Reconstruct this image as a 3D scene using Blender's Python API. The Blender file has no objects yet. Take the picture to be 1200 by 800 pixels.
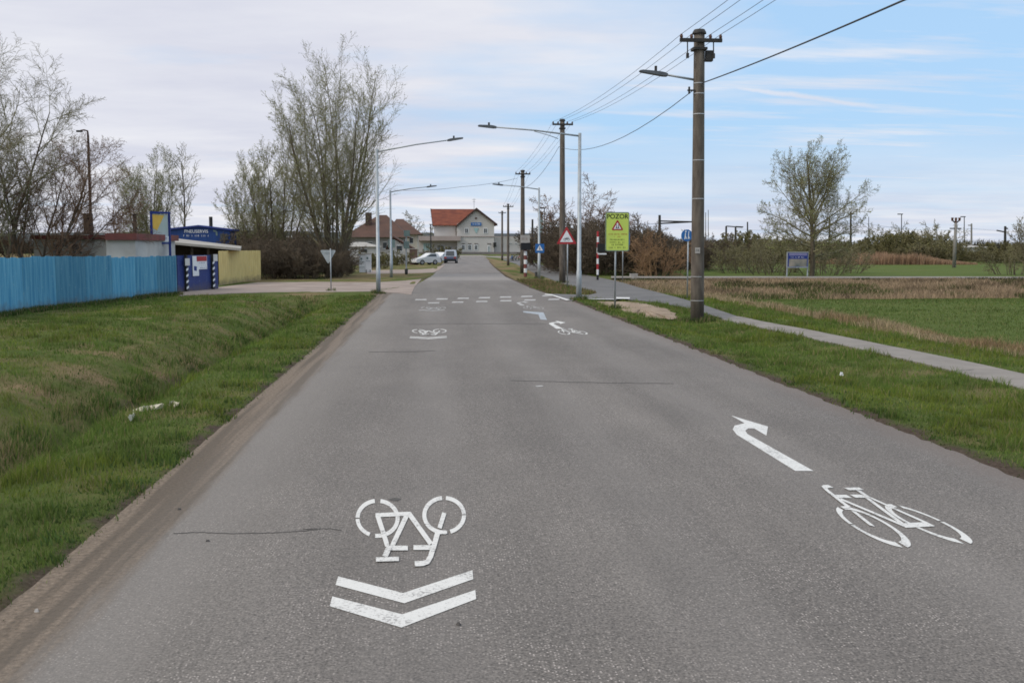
import bpy, math, random
import numpy as np
from mathutils import Vector, Matrix, Euler
sc = bpy.context.scene
COL = sc.collection
PI = math.pi
R = math.radians
rng = np.random.default_rng(7)

# ------------------------------------------------------------------ camera
H = 2.2; HZ = 289.0; VPX = 510.0; F = 1200.0
pitch = math.atan((400-HZ)/F); yaw = math.atan((600-VPX)/math.hypot(F, 400-HZ))
cam_d = bpy.data.cameras.new('camera'); cam = bpy.data.objects.new('camera', cam_d); COL.objects.link(cam)
cam_d.sensor_width = 36; cam_d.lens = 36.0*F/1200; cam_d.clip_end = 9000; cam_d.clip_start = .05
cam.location = (0, 0, H); cam.rotation_euler = Euler((PI/2-pitch, 0, -yaw), 'XYZ')
sc.camera = cam
CR = cam.rotation_euler.to_matrix()
def ray(px, py):
    return CR @ Vector(((px-600)/F, -(py-400)/F, -1.0))
def G(px, py, z=0.0):
    d = ray(px, py); t = (z-H)/d.z
    return Vector((d.x*t, d.y*t, z))
def P(px, py, y):
    d = ray(px, py); t = y/d.y
    return Vector((d.x*t, y, H+d.z*t))

# ------------------------------------------------------------------ mesh builder
ORG = {}
class MB:
    def __init__(s): s.v = []; s.f = []
    def add(s, vs, fs):
        n = len(s.v); s.v += [tuple(v) for v in vs]; s.f += [tuple(i+n for i in f) for f in fs]; return s
    def box(s, c, d, rz=0.0, M=None):
        hx, hy, hz = d[0]/2, d[1]/2, d[2]/2
        vs = [Vector((x, y, z)) for x in (-hx, hx) for y in (-hy, hy) for z in (-hz, hz)]
        if M is None: M = Matrix.Rotation(rz, 3, 'Z')
        vs = [M @ v + Vector(c) for v in vs]
        return s.add(vs, [(0,1,3,2),(4,6,7,5),(0,4,5,1),(2,3,7,6),(0,2,6,4),(1,5,7,3)])
    def tube(s, pts, rad, n=8, cap=True):
        pts = [Vector(p) for p in pts]
        if not hasattr(rad, '__len__'): rad = [rad]*len(pts)
        vs = []; fs = []
        for i, p in enumerate(pts):
            a = pts[max(i-1, 0)]; b = pts[min(i+1, len(pts)-1)]
            t = (b-a).normalized()
            ref = Vector((0, 0, 1)) if abs(t.z) < .9 else Vector((1, 0, 0))
            u = t.cross(ref).normalized(); w = t.cross(u)
            for k in range(n):
                an = 2*PI*k/n; vs.append(p+(u*math.cos(an)+w*math.sin(an))*rad[i])
        for i in range(len(pts)-1):
            for k in range(n):
                k2 = (k+1) % n
                fs.append((i*n+k, i*n+k2, (i+1)*n+k2, (i+1)*n+k))
        if cap:
            fs.append(tuple(range(n-1, -1, -1))); m = (len(pts)-1)*n
            fs.append(tuple(range(m, m+n)))
        return s.add(vs, fs)
    def prism(s, poly, vec):
        n = len(poly); a = [Vector(p) for p in poly]; b = [p+Vector(vec) for p in a]
        fs = [tuple(range(n)), tuple(range(2*n-1, n-1, -1))]
        for i in range(n):
            j = (i+1) % n; fs.append((i, i+n, j+n, j))
        return s.add(a+b, fs)
    def build(s, name, mat, parent=None, smooth=False):
        me = bpy.data.meshes.new(name)
        org = Vector((0, 0, 0))
        if parent is not None: org = ORG.get(parent.name, Vector((0, 0, 0)))
        me.from_pydata([(v[0]-org.x, v[1]-org.y, v[2]-org.z) for v in s.v], [], s.f)
        if mat: me.materials.append(mat)
        if smooth:
            me.polygons.foreach_set('use_smooth', [True]*len(me.polygons))
        me.update()
        o = bpy.data.objects.new(name, me); COL.objects.link(o)
        if parent is not None: o.parent = parent; ORG[o.name] = org
        return o

def tag(o, label=None, cat=None, group=None, kind=None):
    if label: o['label'] = label
    if cat: o['category'] = cat
    if group: o['group'] = group
    if kind: o['kind'] = kind
    return o
def thing(name, loc, label, cat, group=None):
    o = bpy.data.objects.new(name, None); COL.objects.link(o); o.location = loc; o.empty_display_size = .2
    ORG[o.name] = Vector(loc)
    return tag(o, label, cat, group)
def dup(root, loc, rz=0, label=None, scale=None):
    r = root.copy(); COL.objects.link(r); r.location = loc; r.rotation_euler = (0, 0, rz)
    if scale is not None: r.scale = scale if hasattr(scale, '__len__') else (scale,)*3
    if label: r['label'] = label
    for ch in list(root.children):
        c = ch.copy(); COL.objects.link(c); c.parent = r
        for g in list(ch.children):
            d = g.copy(); COL.objects.link(d); d.parent = c
    return r

# ------------------------------------------------------------------ materials
def mat(name, c1, c2=None, scale=3.0, rough=.8, bump=0.0, bscale=None, metal=0.0, detail=4, spec=.3, stretch=None, c3=None):
    m = bpy.data.materials.new(name); m.use_nodes = True
    nt = m.node_tree; b = nt.nodes['Principled BSDF']
    b.inputs['Roughness'].default_value = rough; b.inputs['Metallic'].default_value = metal
    b.inputs['Specular IOR Level'].default_value = spec
    if c2 is None: c2 = tuple(x*.82 for x in c1)
    tc = nt.nodes.new('ShaderNodeTexCoord'); src = tc.outputs['Object']
    if stretch:
        mp = nt.nodes.new('ShaderNodeMapping'); mp.inputs['Scale'].default_value = stretch
        nt.links.new(src, mp.inputs[0]); src = mp.outputs[0]
    n = nt.nodes.new('ShaderNodeTexNoise'); n.inputs['Scale'].default_value = scale; n.inputs['Detail'].default_value = detail
    nt.links.new(src, n.inputs['Vector'])
    cr = nt.nodes.new('ShaderNodeValToRGB'); e = cr.color_ramp.elements
    e[0].position = .35; e[1].position = .65; e[0].color = (*c1, 1); e[1].color = (*c2, 1)
    if c3: x = cr.color_ramp.elements.new(.8); x.color = (*c3, 1)
    nt.links.new(n.outputs[0], cr.inputs[0]); nt.links.new(cr.outputs[0], b.inputs['Base Color'])
    if bump:
        n2 = nt.nodes.new('ShaderNodeTexNoise'); n2.inputs['Scale'].default_value = bscale or scale*6
        nt.links.new(src, n2.inputs['Vector'])
        bp = nt.nodes.new('ShaderNodeBump'); bp.inputs['Strength'].default_value = bump; bp.inputs['Distance'].default_value = .02
        nt.links.new(n2.outputs[0], bp.inputs['Height']); nt.links.new(bp.outputs[0], b.inputs['Normal'])
    return m
M = {}
M['galv'] = mat('galvanised steel', (.36,.39,.41), (.28,.31,.33), 4, .5, metal=.35, spec=.5)
M['dsteel'] = mat('dark steel', (.03,.03,.03), (.05,.045,.04), 8, .6, metal=.3)
M['lamp'] = mat('lamp housing', (.09,.1,.11), (.12,.13,.14), 8, .5, metal=.3)
M['pole'] = mat('weathered pole concrete', (.15,.128,.105), (.085,.07,.058), 2.2, .9, .5, 30, stretch=(3,3,.7), c3=(.2,.18,.16))
M['pole2'] = mat('grey pole concrete', (.25,.24,.22), (.18,.17,.155), 2.2, .9, .4, 30, stretch=(3,3,.7))
M['cond'] = mat('wire metal', (.05,.05,.055), None, 5, .6)
M['insul'] = mat('insulator ceramic', (.1,.045,.03), None, 5, .3)
M['band'] = mat('clamp band', (.5,.5,.5), None, 5, .4, metal=.5)
M['white'] = mat('white sign face', (.72,.73,.74), (.66,.67,.68), 6, .45)
M['red'] = mat('red sign face', (.38,.03,.035), (.33,.03,.035), 6, .45)
M['black'] = mat('black print', (.015,.015,.018), None, 6, .5)
M['sblue'] = mat('blue sign face', (.02,.13,.38), (.025,.12,.34), 6, .4)
M['lime'] = mat('fluorescent yellow green sign face', (.52,.64,.12), (.48,.6,.12), 3, .4)
M['signback'] = mat('sign back aluminium', (.42,.45,.46), (.34,.37,.38), 5, .5, metal=.4)
M['wallwhite'] = mat('old white render', (.56,.55,.52), (.42,.4,.37), .9, .9, .2)
M['station'] = mat('grey beige station render', (.50,.48,.455), (.44,.42,.4), .25, .9)
M['station2'] = mat('pinkish canopy fascia', (.36,.3,.28), (.31,.26,.24), .5, .9)
M['plinth'] = mat('dark plinth', (.2,.18,.17), None, 1, .9)
M['cream'] = mat('cream house render', (.55,.5,.4), (.46,.42,.34), .6, .9)
M['rooftile'] = mat('orange red roof tiles', (.20,.062,.035), (.13,.04,.027), .5, .8, .3, 6, stretch=(1,1,3))
M['roofbrown'] = mat('brown roof tiles', (.095,.05,.036), (.07,.04,.03), .6, .85, .3, 6)
M['roofdark'] = mat('dark barge board', (.06,.035,.03), None, 2, .7)
M['glass'] = mat('dark window glass', (.03,.035,.04), (.05,.06,.065), .4, .12, spec=.7)
M['teal'] = mat('pale teal panel', (.3,.45,.45), (.22,.36,.37), .8, .5)
M['blding'] = mat('deep blue cladding', (.018,.055,.2), (.014,.045,.16), 1.2, .5, stretch=(6,6,.5))
M['gateblue'] = mat('navy gate steel', (.02,.035,.15), (.03,.05,.18), 1.5, .5)
M['navy'] = mat('navy frame paint', (.02,.04,.2), None, 2, .5)
M['yellow'] = mat('faded yellow fence', (.66,.52,.22), (.54,.41,.16), 1.5, .7, stretch=(8,8,.8))
M['timber'] = mat('dark old timber', (.06,.045,.035), (.035,.028,.022), 3, .9)
M['brick'] = mat('dull brown fence boards', (.12,.08,.06), (.09,.06,.05), 2, .9)
M['fascia'] = mat('red brown roof fascia', (.2,.06,.05), (.14,.05,.045), 1.5, .7)
M['shedroof'] = mat('grey fibre cement roof', (.36,.34,.31), (.26,.25,.23), .8, .9, .2)
M['adyellow'] = mat('yellow print', (.7,.48,.09), (.66,.42,.08), 4, .5)
M['adgreen'] = mat('pale green print', (.38,.48,.42), (.42,.47,.5), 1.3, .5)
M['tyre'] = mat('tyre rubber', (.02,.02,.02), None, 5, .8)
M['rim'] = mat('wheel rim', (.4,.4,.42), None, 5, .35, metal=.6)
M['carwhite'] = mat('white car paint', (.58,.59,.6), (.54,.55,.56), 1, .3, spec=.6)
M['carblue'] = mat('dark blue car paint', (.03,.045,.1), None, 1, .25, spec=.6)
M['carsilver'] = mat('silver car paint', (.42,.46,.52), None, 1, .3, metal=.4, spec=.6)
M['lens'] = mat('car lamp lens', (.35,.05,.04), None, 1, .2, spec=.6)
M['plastic'] = mat('black plastic', (.02,.022,.02), None, 4, .5)
M['tealbox'] = mat('grey green steel', (.16,.22,.21), (.12,.17,.17), 2, .6)
M['concrete'] = mat('pale concrete', (.42,.4,.37), (.33,.31,.29), 1.2, .9, .2)
M['pathcon'] = mat('worn path asphalt', (.235,.213,.19), (.185,.168,.15), 1.5, .95, .3, 60)
M['darkasph'] = mat('newer dark asphalt', (.105,.102,.1), (.135,.13,.126), .6, .9, .3, 60)
M['sand'] = mat('bare sandy soil', (.30,.23,.165), (.2,.145,.1), 1.6, .95, .6, 10, c3=(.36,.29,.21))
M['dirtroad'] = mat('dirt side road', (.30,.245,.21), (.22,.175,.15), .5, .95, .3, 8, c3=(.38,.34,.3))
M['litter'] = mat('pale litter plastic', (.6,.56,.46), (.5,.46,.36), 9, .5)
M['crack'] = mat('tar filled crack', (.085,.079,.074), None, 5, .9)
M['bark'] = mat('grey brown bark', (.115,.09,.065), (.07,.055,.042), 4, .95, stretch=(3,3,.6))
M['bark2'] = mat('willow bark', (.13,.11,.075), (.085,.068,.048), 4, .95, stretch=(3,3,.6))
M['twig'] = mat('grey olive twigs', (.235,.215,.125), (.165,.15,.09), .6, .9)
M['twigbrown'] = mat('brown twigs', (.22,.14,.09), (.145,.09,.06), .6, .9)
M['twigdark'] = mat('dark thicket twigs', (.13,.10,.068), (.085,.066,.047), .4, .95)
M['twigtan'] = mat('tan dry twigs', (.3,.19,.1), (.2,.12,.07), .8, .9)
M['leafgreen'] = mat('young spring leaves', (.23,.25,.09), (.17,.19,.07), .8, .8)
M['leafolive'] = mat('olive hedge foliage', (.15,.14,.055), (.11,.095,.045), .4, .9)
M['conc_house'] = mat('grey house render', (.36,.35,.33), (.3,.28,.26), .6, .9)

def nodes(m): return m.node_tree, m.node_tree.nodes, m.node_tree.links
def mixrgb(nt, fac, a, b, mode='MIX'):
    n = nt.nodes.new('ShaderNodeMix'); n.data_type = 'RGBA'; n.blend_type = mode
    for sock, val in ((n.inputs[0], fac), (n.inputs[6], a), (n.inputs[7], b)):
        if isinstance(val, (int, float)): sock.default_value = val
        elif isinstance(val, tuple): sock.default_value = (*val, 1) if len(val) == 3 else val
        else: nt.links.new(val, sock)
    return n.outputs[2]
def noise(nt, vec, scale, detail=4, rough=.5):
    n = nt.nodes.new('ShaderNodeTexNoise'); n.inputs['Scale'].default_value = scale
    n.inputs['Detail'].default_value = detail; n.inputs['Roughness'].default_value = rough
    nt.links.new(vec, n.inputs['Vector']); return n.outputs[0]
def mrange(nt, v, a, b, c=0., d=1.):
    n = nt.nodes.new('ShaderNodeMapRange'); nt.links.new(v, n.inputs[0])
    for i, x in enumerate((a, b, c, d)): n.inputs[i+1].default_value = x
    return n.outputs[0]
def math_(nt, op, a, b=None):
    n = nt.nodes.new('ShaderNodeMath'); n.operation = op
    for i, v in enumerate((a, b)):
        if v is None: continue
        if isinstance(v, (int, float)): n.inputs[i].default_value = v
        else: nt.links.new(v, n.inputs[i])
    return n.outputs[0]

def asphalt():
    m = bpy.data.materials.new('worn asphalt'); m.use_nodes = True; nt, N, L = nodes(m); b = N['Principled BSDF']
    tc = N.new('ShaderNodeTexCoord'); o = tc.outputs['Object']
    sep = N.new('ShaderNodeSeparateXYZ'); L.new(o, sep.inputs[0]); x = sep.outputs[0]; y = sep.outputs[1]
    mp = N.new('ShaderNodeMapping'); mp.inputs['Scale'].default_value = (1, .12, 1); L.new(o, mp.inputs[0])
    big = noise(nt, mp.outputs[0], .9, 5, .6)
    col = mixrgb(nt, mrange(nt, big, .35, .65), (.122,.113,.106), (.162,.150,.140))
    big2 = noise(nt, o, .25, 6, .65)
    col = mixrgb(nt, mrange(nt, big2, .4, .7, 0, .55), col, (.108,.101,.096))
    # aggregate
    g = noise(nt, o, 55, 3, .7)
    col = mixrgb(nt, 1.0, col, mixrgb(nt, mrange(nt, g, .28, .72), (.36,.36,.36), (1.72,1.68,1.64)), 'MULTIPLY')
    g2 = noise(nt, o, 19, 4, .75)
    col = mixrgb(nt, 1.0, col, mixrgb(nt, mrange(nt, g2, .3, .7), (.74,.74,.74), (1.24,1.23,1.21)), 'MULTIPLY')
    v = N.new('ShaderNodeTexVoronoi'); v.voronoi_dimensions = '2D'; v.inputs['Scale'].default_value = 52; L.new(o, v.inputs['Vector'])
    vs = N.new('ShaderNodeSeparateColor'); L.new(v.outputs['Color'], vs.inputs[0])
    spot = math_(nt, 'MULTIPLY', mrange(nt, v.outputs['Distance'], .34, .22), mrange(nt, vs.outputs[0], .74, .9))
    spm = noise(nt, o, 1.1, 3)
    spot = math_(nt, 'MULTIPLY', spot, mrange(nt, spm, .38, .62, .3, 1.0))
    col = mixrgb(nt, math_(nt, 'MULTIPLY', spot, .85), col, (.46,.41,.38))
    dk = math_(nt, 'MULTIPLY', mrange(nt, v.outputs['Distance'], .45, .3), mrange(nt, vs.outputs[1], .72, .85))
    col = mixrgb(nt, math_(nt, 'MULTIPLY', dk, .35), col, (.06,.055,.05))
    # dusty reddish cast toward left edge and a lighter wheel track
    e1 = noise(nt, mp.outputs[0], 2.2, 6, .65)
    xs = math_(nt, 'ADD', x, math_(nt, 'MULTIPLY', math_(nt, 'SUBTRACT', e1, .5), .55))
    ff = N.new('ShaderNodeMapRange')
    dust = mrange(nt, xs, -.9, -2.0)
    col = mixrgb(nt, math_(nt, 'MULTIPLY', dust, .45), col, (.19,.172,.152))
    near = mrange(nt, y, 90, 62)
    soil = math_(nt, 'MULTIPLY', mrange(nt, xs, -2.02, -2.16), near)
    fine = noise(nt, o, 28, 6, .75); soilc = mixrgb(nt, mrange(nt, fine, .35, .65), (.085,.066,.05), (.225,.175,.13))
    st = N.new('ShaderNodeMapping'); st.inputs['Scale'].default_value = (6, .12, 1); L.new(o, st.inputs[0])
    tr = noise(nt, st.outputs[0], 1.2, 4)
    soilc = mixrgb(nt, mrange(nt, tr, .44, .56), mixrgb(nt, .7, soilc, (.075,.06,.045)), soilc)
    col = mixrgb(nt, soil, col, soilc)
    e2 = noise(nt, o, 3, 6, .7)
    xr = math_(nt, 'ADD', x, math_(nt, 'MULTIPLY', math_(nt, 'SUBTRACT', e2, .5), .7))
    rd = math_(nt, 'MULTIPLY', mrange(nt, xr, 5.1, 5.5), mrange(nt, y, 50, 44))
    col = mixrgb(nt, math_(nt, 'MULTIPLY', rd, .6), col, (.13,.10,.085))
    # two polished wheel tracks per lane, paler, and a darker oily middle
    wv = math_(nt, 'SINE', math_(nt, 'MULTIPLY', math_(nt, 'ADD', x, .55), 3.45))
    col = mixrgb(nt, math_(nt, 'MULTIPLY', mrange(nt, wv, -.2, 1, 0, .28), mrange(nt, big, .3, .7, .3, 1)), col, (.205,.19,.178))
    stn = noise(nt, o, 1.7, 5, .7)
    col = mixrgb(nt, mrange(nt, stn, .62, .74, 0, .35), col, (.07,.066,.063))
    # lighter patched section further along, faint darker cross joints
    pn = math_(nt, 'ADD', y, math_(nt, 'MULTIPLY', noise(nt, o, .6, 3), 3))
    patch = math_(nt, 'MULTIPLY', mrange(nt, pn, 68, 70), mrange(nt, pn, 86, 83))
    col = mixrgb(nt, math_(nt, 'MULTIPLY', patch, .55), col, (.30,.28,.26))
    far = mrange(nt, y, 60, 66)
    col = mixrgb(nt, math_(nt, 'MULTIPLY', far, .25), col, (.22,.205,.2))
    L.new(col, b.inputs['Base Color']); b.inputs['Roughness'].default_value = .88; b.inputs['Specular IOR Level'].default_value = .25
    bp = N.new('ShaderNodeBump'); bp.inputs['Strength'].default_value = .55; bp.inputs['Distance'].default_value = .006
    hh = math_(nt, 'ADD', g, math_(nt, 'MULTIPLY', noise(nt, o, 18, 3), math_(nt, 'MULTIPLY', soil, 3.0)))
    L.new(hh, bp.inputs['Height']); L.new(bp.outputs[0], b.inputs['Normal'])
    return m
M['asphalt'] = asphalt()

def paintmat(name, c, wear=.5, c2=(.2,.19,.18)):
    m = bpy.data.materials.new(name); m.use_nodes = True; nt, N, L = nodes(m); b = N['Principled BSDF']
    tc = N.new('ShaderNodeTexCoord'); o = tc.outputs['Object']
    n1 = noise(nt, o, 45, 4, .7); n2 = noise(nt, o, 3, 4, .6)
    n = math_(nt, 'ADD', math_(nt, 'MULTIPLY', n1, .6), math_(nt, 'MULTIPLY', n2, .4))
    col = mixrgb(nt, mrange(nt, n, wear-.04, wear+.05), c2, c)
    col = mixrgb(nt, mrange(nt, noise(nt, o, 60, 2), .35, .65, 0, .25), col, tuple(x*.72 for x in c))
    L.new(col, b.inputs['Base Color']); b.inputs['Roughness'].default_value = .6
    bp = N.new('ShaderNodeBump'); bp.inputs['Strength'].default_value = .3; bp.inputs['Distance'].default_value = .004
    L.new(n1, bp.inputs['Height']); L.new(bp.outputs[0], b.inputs['Normal'])
    return m
M['paint'] = paintmat('road paint', (.60,.59,.56), .425)
M['paintworn'] = paintmat('worn road paint', (.46,.45,.43), .50)
M['paintmid'] = paintmat('greyed road paint', (.42,.41,.395), .47)
M['paintblue'] = paintmat('bluish worn road paint', (.33,.38,.43), .48)

# ------------------------------------------------------------------ value noise
_perm = rng.random((256, 256))
def vnoise(x, y, s=1.0, seed=0):
    x = np.asarray(x, float)*s+seed*17.3; y = np.asarray(y, float)*s+seed*9.1
    xi = np.floor(x).astype(int); yi = np.floor(y).astype(int); fx = x-xi; fy = y-yi
    fx = fx*fx*(3-2*fx); fy = fy*fy*(3-2*fy)
    g = lambda a, b: _perm[a & 255, b & 255]
    return (g(xi, yi)*(1-fx)+g(xi+1, yi)*fx)*(1-fy)+(g(xi, yi+1)*(1-fx)+g(xi+1, yi+1)*fx)*fy
def fbm(x, y, s=1.0, seed=0, o=4):
    r = 0; a = .5; t = 0
    for i in range(o):
        r = r+a*vnoise(x, y, s*2**i, seed+i*3); t += a; a *= .55
    return r/t
def sstep(a, b, x):
    t = np.clip((x-a)/(b-a), 0, 1); return t*t*(3-2*t)

# ------------------------------------------------------------------ layout of the road
LV = [-30, 47, 52, 57, 66, 80, 139, 240, 292]; LX = [-2.5, -2.5, -2.6, -1.3, -.75, -.13, 1.1, 4.8, 7.0]
RV = [-30, 42, 47, 54, 75, 115, 240, 292];     RX = [5.45, 5.42, 5.1, 4.94, 5.0, 6.3, 11.2, 15.]
def Lx(y): return np.interp(y, LV, LX)
def Rx(y): return np.interp(y, RV, RX)
# ground height
def inpoly(x, y, poly):
    x = np.asarray(x, float); y = np.asarray(y, float); r = np.zeros(np.broadcast(x, y).shape, bool); n = len(poly)
    for i in range(n):
        x0, y0 = poly[i]; x1, y1 = poly[(i+1) % n]
        if y0 == y1: continue
        r ^= ((y0 > y) != (y1 > y)) & (x < (x1-x0)*(y-y0)/(y1-y0)+x0)
    return r
def gpoly(pts): return [(G(*p).x, G(*p).y) for p in pts]
SIDE = [(652,348.5),(667,352.5),(696,350.2),(735,351),(770,354.5),(811,362.5),(849,374.5),(866,380.5),(874,374.5),(824,357.5),(797,349.5),(752,338.0),(730,331.5),(716,328.2),(690,323),(665,317.5),(640,312),(618,306),(600,302.5),(588,304),(604,309),(626,320),(648,328),(665,335.5),(700,343.5),(690,346),(645,344.5)]
SOIL = [(697,352.0),(730,352.3),(750,353.6),(768,357),(782,361),(790,366),(793,371),(789,373),(780,372.5),(770,371.5),(757,371),(745,367.5),(738,366.5),(728,363.5),(716,362),(704,357.5)]
SOIL2 = [(640,337),(655,336.5),(668,338.5),(680,341),(697,342),(690,343.5),(670,343),(655,342),(643,341),(632,339)]
PN = [(9.0, 0), (9.02, 8), (9.0, 14), (9.1, 19), (8.95, 24), (8.7, 28.5), (8.6, 30.3)]
PF = [(9.5, 31.5), (9.55, 29.5), (9.9, 25), (10.1, 19), (10.15, 14), (10.2, 8), (10.2, 0)]
W_SIDE, W_SOIL, W_SOIL2, W_PATH = gpoly(SIDE), gpoly(SOIL), gpoly(SOIL2), PN+PF
def paved(x, y): return inpoly(x, y, W_SIDE) | inpoly(x, y, W_PATH)
def gh(x, y):
    x = np.asarray(x, float); y = np.asarray(y, float)
    dl = Lx(y)-x; dr = x-Rx(y)
    z = np.zeros(np.broadcast(x, y).shape)
    n = (fbm(x, y, 1.3, 1)-.5); n2 = (fbm(x, y, .35, 5)-.5); n3 = (fbm(x, y, 5., 8)-.5)
    # left bank and ditch
    prof_x = [0, .25, 1.0, 1.55, 1.8, 2.15, 2.5, 2.8, 3.3, 4.2, 5.6, 7.5, 9.4, 30]
    prof_z = [-.03, .025, .01, -.04, -.14, -.55, -.95, -.95, -.55, -.14, .04, .06, .0, .0]
    dt = sstep(46.5, 44.2, y)
    zl = np.interp(dl, prof_x, prof_z); zl = np.where(dl > .5, zl*dt, zl)
    zl = zl+np.where(dl > .6, (n*.10+n2*.12)*sstep(.6, 1.6, dl)*sstep(60, 40, y), 0)+np.where(dl > 0, n3*.05*sstep(0, .5, dl), 0)*sstep(60, 40, y)
    # right verge
    prx = [0, .22, .8, 1.9, 3.0, 3.5, 4.9, 6.2, 7.6, 9.0, 14, 60]
    prz = [-.03, .02, .01, -.10, -.02, .0, .0, -.05, -.25, -.5, -.5, -.45]
    tr = sstep(52, 42, y)
    zr = np.interp(dr, prx, prz); zr = np.where(dr > .3, zr*tr, zr)
    zr = zr+np.where((dr > .6) & (dr < 3.1), n*.08*tr, 0)+np.where(dr > 5.2, n*.12*sstep(70, 50, y), 0)+np.where((dr > 0) & (dr < 3.2), n3*.04*tr, 0)
    z = np.where(dl > 0, zl, z); z = np.where(dr > 0, zr, z)
    z = np.where((dl <= 0) & (dr <= 0), -.04, z)
    # dead-grass ditch in front of the crossing path on the right
    xx = np.clip(x-9.5, 0, 4)/4
    ramp = -.5+.6*np.clip((y-50)/14, 0, 1)
    z = np.where((dr > 4) & (y < 66), z*(1-sstep(42, 52, y))*(dr < 60)+ramp*xx*sstep(42, 52, y)+n*.10*sstep(46, 52, y)*sstep(67, 62, y), z)
    z = np.where(paved(x, y), -.035, z)
    z = z+ (fbm(x, y, .01, 3)-.5)*sstep(140, 600, y)*1.0
    return z
def zone(x, y):
    """r: dry/brown, g: bare soil, b: vivid field green"""
    x = np.asarray(x, float); y = np.asarray(y, float)
    dl = Lx(y)-x; dr = x-Rx(y)
    nn = fbm(x, y, .8, 11); n4 = fbm(x, y, 3.0, 14)
    dry = sstep(.55, .74, nn)*.55
    dry = dry+np.where((dl > 2.2) & (dl < 4.6), .30*sstep(.4, .6, n4), 0)+np.where((dl > 3.2) & (dl < 5.4), .32*sstep(.45, .6, fbm(x, y, 1.1, 27)), 0)
    soil = np.where(dl > 0, sstep(.30, .08, dl+(n4-.5)*.5), 0)
    soil = np.maximum(soil, np.where(dr > 0, sstep(.5, .15, dr+(n4-.5)*.5), 0))
    soil = np.maximum(soil, np.where((dl > 2.3) & (dl < 3.2) & (y < 45), sstep(.5, .64, fbm(x, y, 1.2, 31))*.7, 0))
    field = np.where((dr > 8.2) & (y < 52), 1., 0)+np.where((y > 69) & (dr > 9), 1, 0)
    band = sstep(50, 51.5, y+(nn-.5)*6)*sstep(69, 66.5, y)*sstep(4.2, 5.5, dr)
    strip = sstep(.75, .35, np.abs(dr-7.7+(nn-.5)*.7))*sstep(30, 4, 0)*(y < 56)
    dry = np.clip(dry*(1-.8*np.clip(field, 0, 1)), 0, 1); dry = np.maximum(dry, np.clip(np.maximum(band, strip), 0, 1))
    # far ground: left beyond the side road is brown scrub
    dry = np.where((dl > 0) & (y > 62), np.maximum(dry, sstep(.35, .6, nn)*.8), dry)
    dry = np.where((dr > 0) & (dr < 6.) & (y > 46) , np.maximum(dry, sstep(.38, .6, nn)*.9), dry)
    return np.clip(dry, 0, 1), np.clip(soil, 0, 1), np.clip(field, 0, 1)

def axis(parts):
    out = []
    for a, b, s in parts: out += list(np.arange(a, b-1e-6, s))
    out.append(parts[-1][1]); return np.array(out)
xs = axis([(-2600,-400,220),(-400,-80,40),(-80,-20,6),(-20,-9,.6),(-9,-3.6,.16),(-3.6,-2.0,.07),(-2.0,5.0,.7),(5.0,6.4,.07),(6.4,9,.18),(9,16,.3),(16,50,2),(50,150,10),(150,400,40),(400,2600,220)])
ys = axis([(-60,0,6),(0,16,.14),(16,36,.25),(36,50,.35),(50,75,1.),(75,150,5),(150,400,25),(400,1200,160),(1200,4200,600)])
def grid_obj(name, xs, ys, zf, m, kind='structure'):
    X, Y = np.meshgrid(xs, ys); Z = zf(X, Y); nx, ny = len(xs), len(ys)
    v = np.stack([X.ravel(), Y.ravel(), Z.ravel()], 1)
    i = (np.arange(ny-1)[:, None]*nx+np.arange(nx-1)[None]).ravel()
    f = np.stack([i, i+1, i+nx+1, i+nx], 1)
    me = bpy.data.meshes.new(name); me.vertices.add(len(v)); me.vertices.foreach_set('co', v.ravel())
    me.loops.add(f.size); me.loops.foreach_set('vertex_index', f.ravel().astype(np.int32))
    me.polygons.add(len(f)); me.polygons.foreach_set('loop_start', (np.arange(len(f))*4).astype(np.int32))
    me.polygons.foreach_set('use_smooth', np.ones(len(f), bool)); me.update(calc_edges=True)
    me.materials.append(m); o = bpy.data.objects.new(name, me); COL.objects.link(o)
    if kind: o['kind'] = kind
    return o, v

def groundmat():
    m = bpy.data.materials.new('grass ground'); m.use_nodes = True; nt, N, L = nodes(m); b = N['Principled BSDF']
    tc = N.new('ShaderNodeTexCoord'); o = tc.outputs['Object']
    at = N.new('ShaderNodeAttribute'); at.attribute_name = 'zone'
    s = N.new('ShaderNodeSeparateColor'); L.new(at.outputs['Color'], s.inputs[0])
    a = noise(nt, o, 1.1, 6, .65); f = noise(nt, o, 14, 6, .75)
    g = mixrgb(nt, mrange(nt, a, .35, .65), (.06,.095,.022), (.1,.135,.035))
    g = mixrgb(nt, mrange(nt, f, .35, .7, 0, .7), g, (.075,.07,.03))
    fl = mixrgb(nt, mrange(nt, noise(nt, o, .3, 5, .6), .3, .7), (.07,.105,.025), (.095,.125,.035))
    fl = mixrgb(nt, mrange(nt, f, .4, .7, 0, .35), fl, (.09,.09,.04))
    g = mixrgb(nt, s.outputs[2], g, fl)
    d = mixrgb(nt, mrange(nt, f, .3, .7), (.12,.085,.048), (.27,.2,.115))
    g = mixrgb(nt, s.outputs[0], g, d)
    so = mixrgb(nt, mrange(nt, noise(nt, o, 22, 5, .7), .3, .7), (.04,.029,.022), (.105,.08,.064))
    g = mixrgb(nt, s.outputs[1], g, so)
    L.new(g, b.inputs['Base Color']); b.inputs['Roughness'].default_value = 1; b.inputs['Specular IOR Level'].default_value = .05
    bp = N.new('ShaderNodeBump'); bp.inputs['Strength'].default_value = .8; bp.inputs['Distance'].default_value = .05
    L.new(f, bp.inputs['Height']); L.new(bp.outputs[0], b.inputs['Normal'])
    return m
ground, gv = grid_obj('ground', xs, ys, gh, groundmat())
ca = ground.data.color_attributes.new('zone', 'FLOAT_COLOR', 'POINT')
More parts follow.
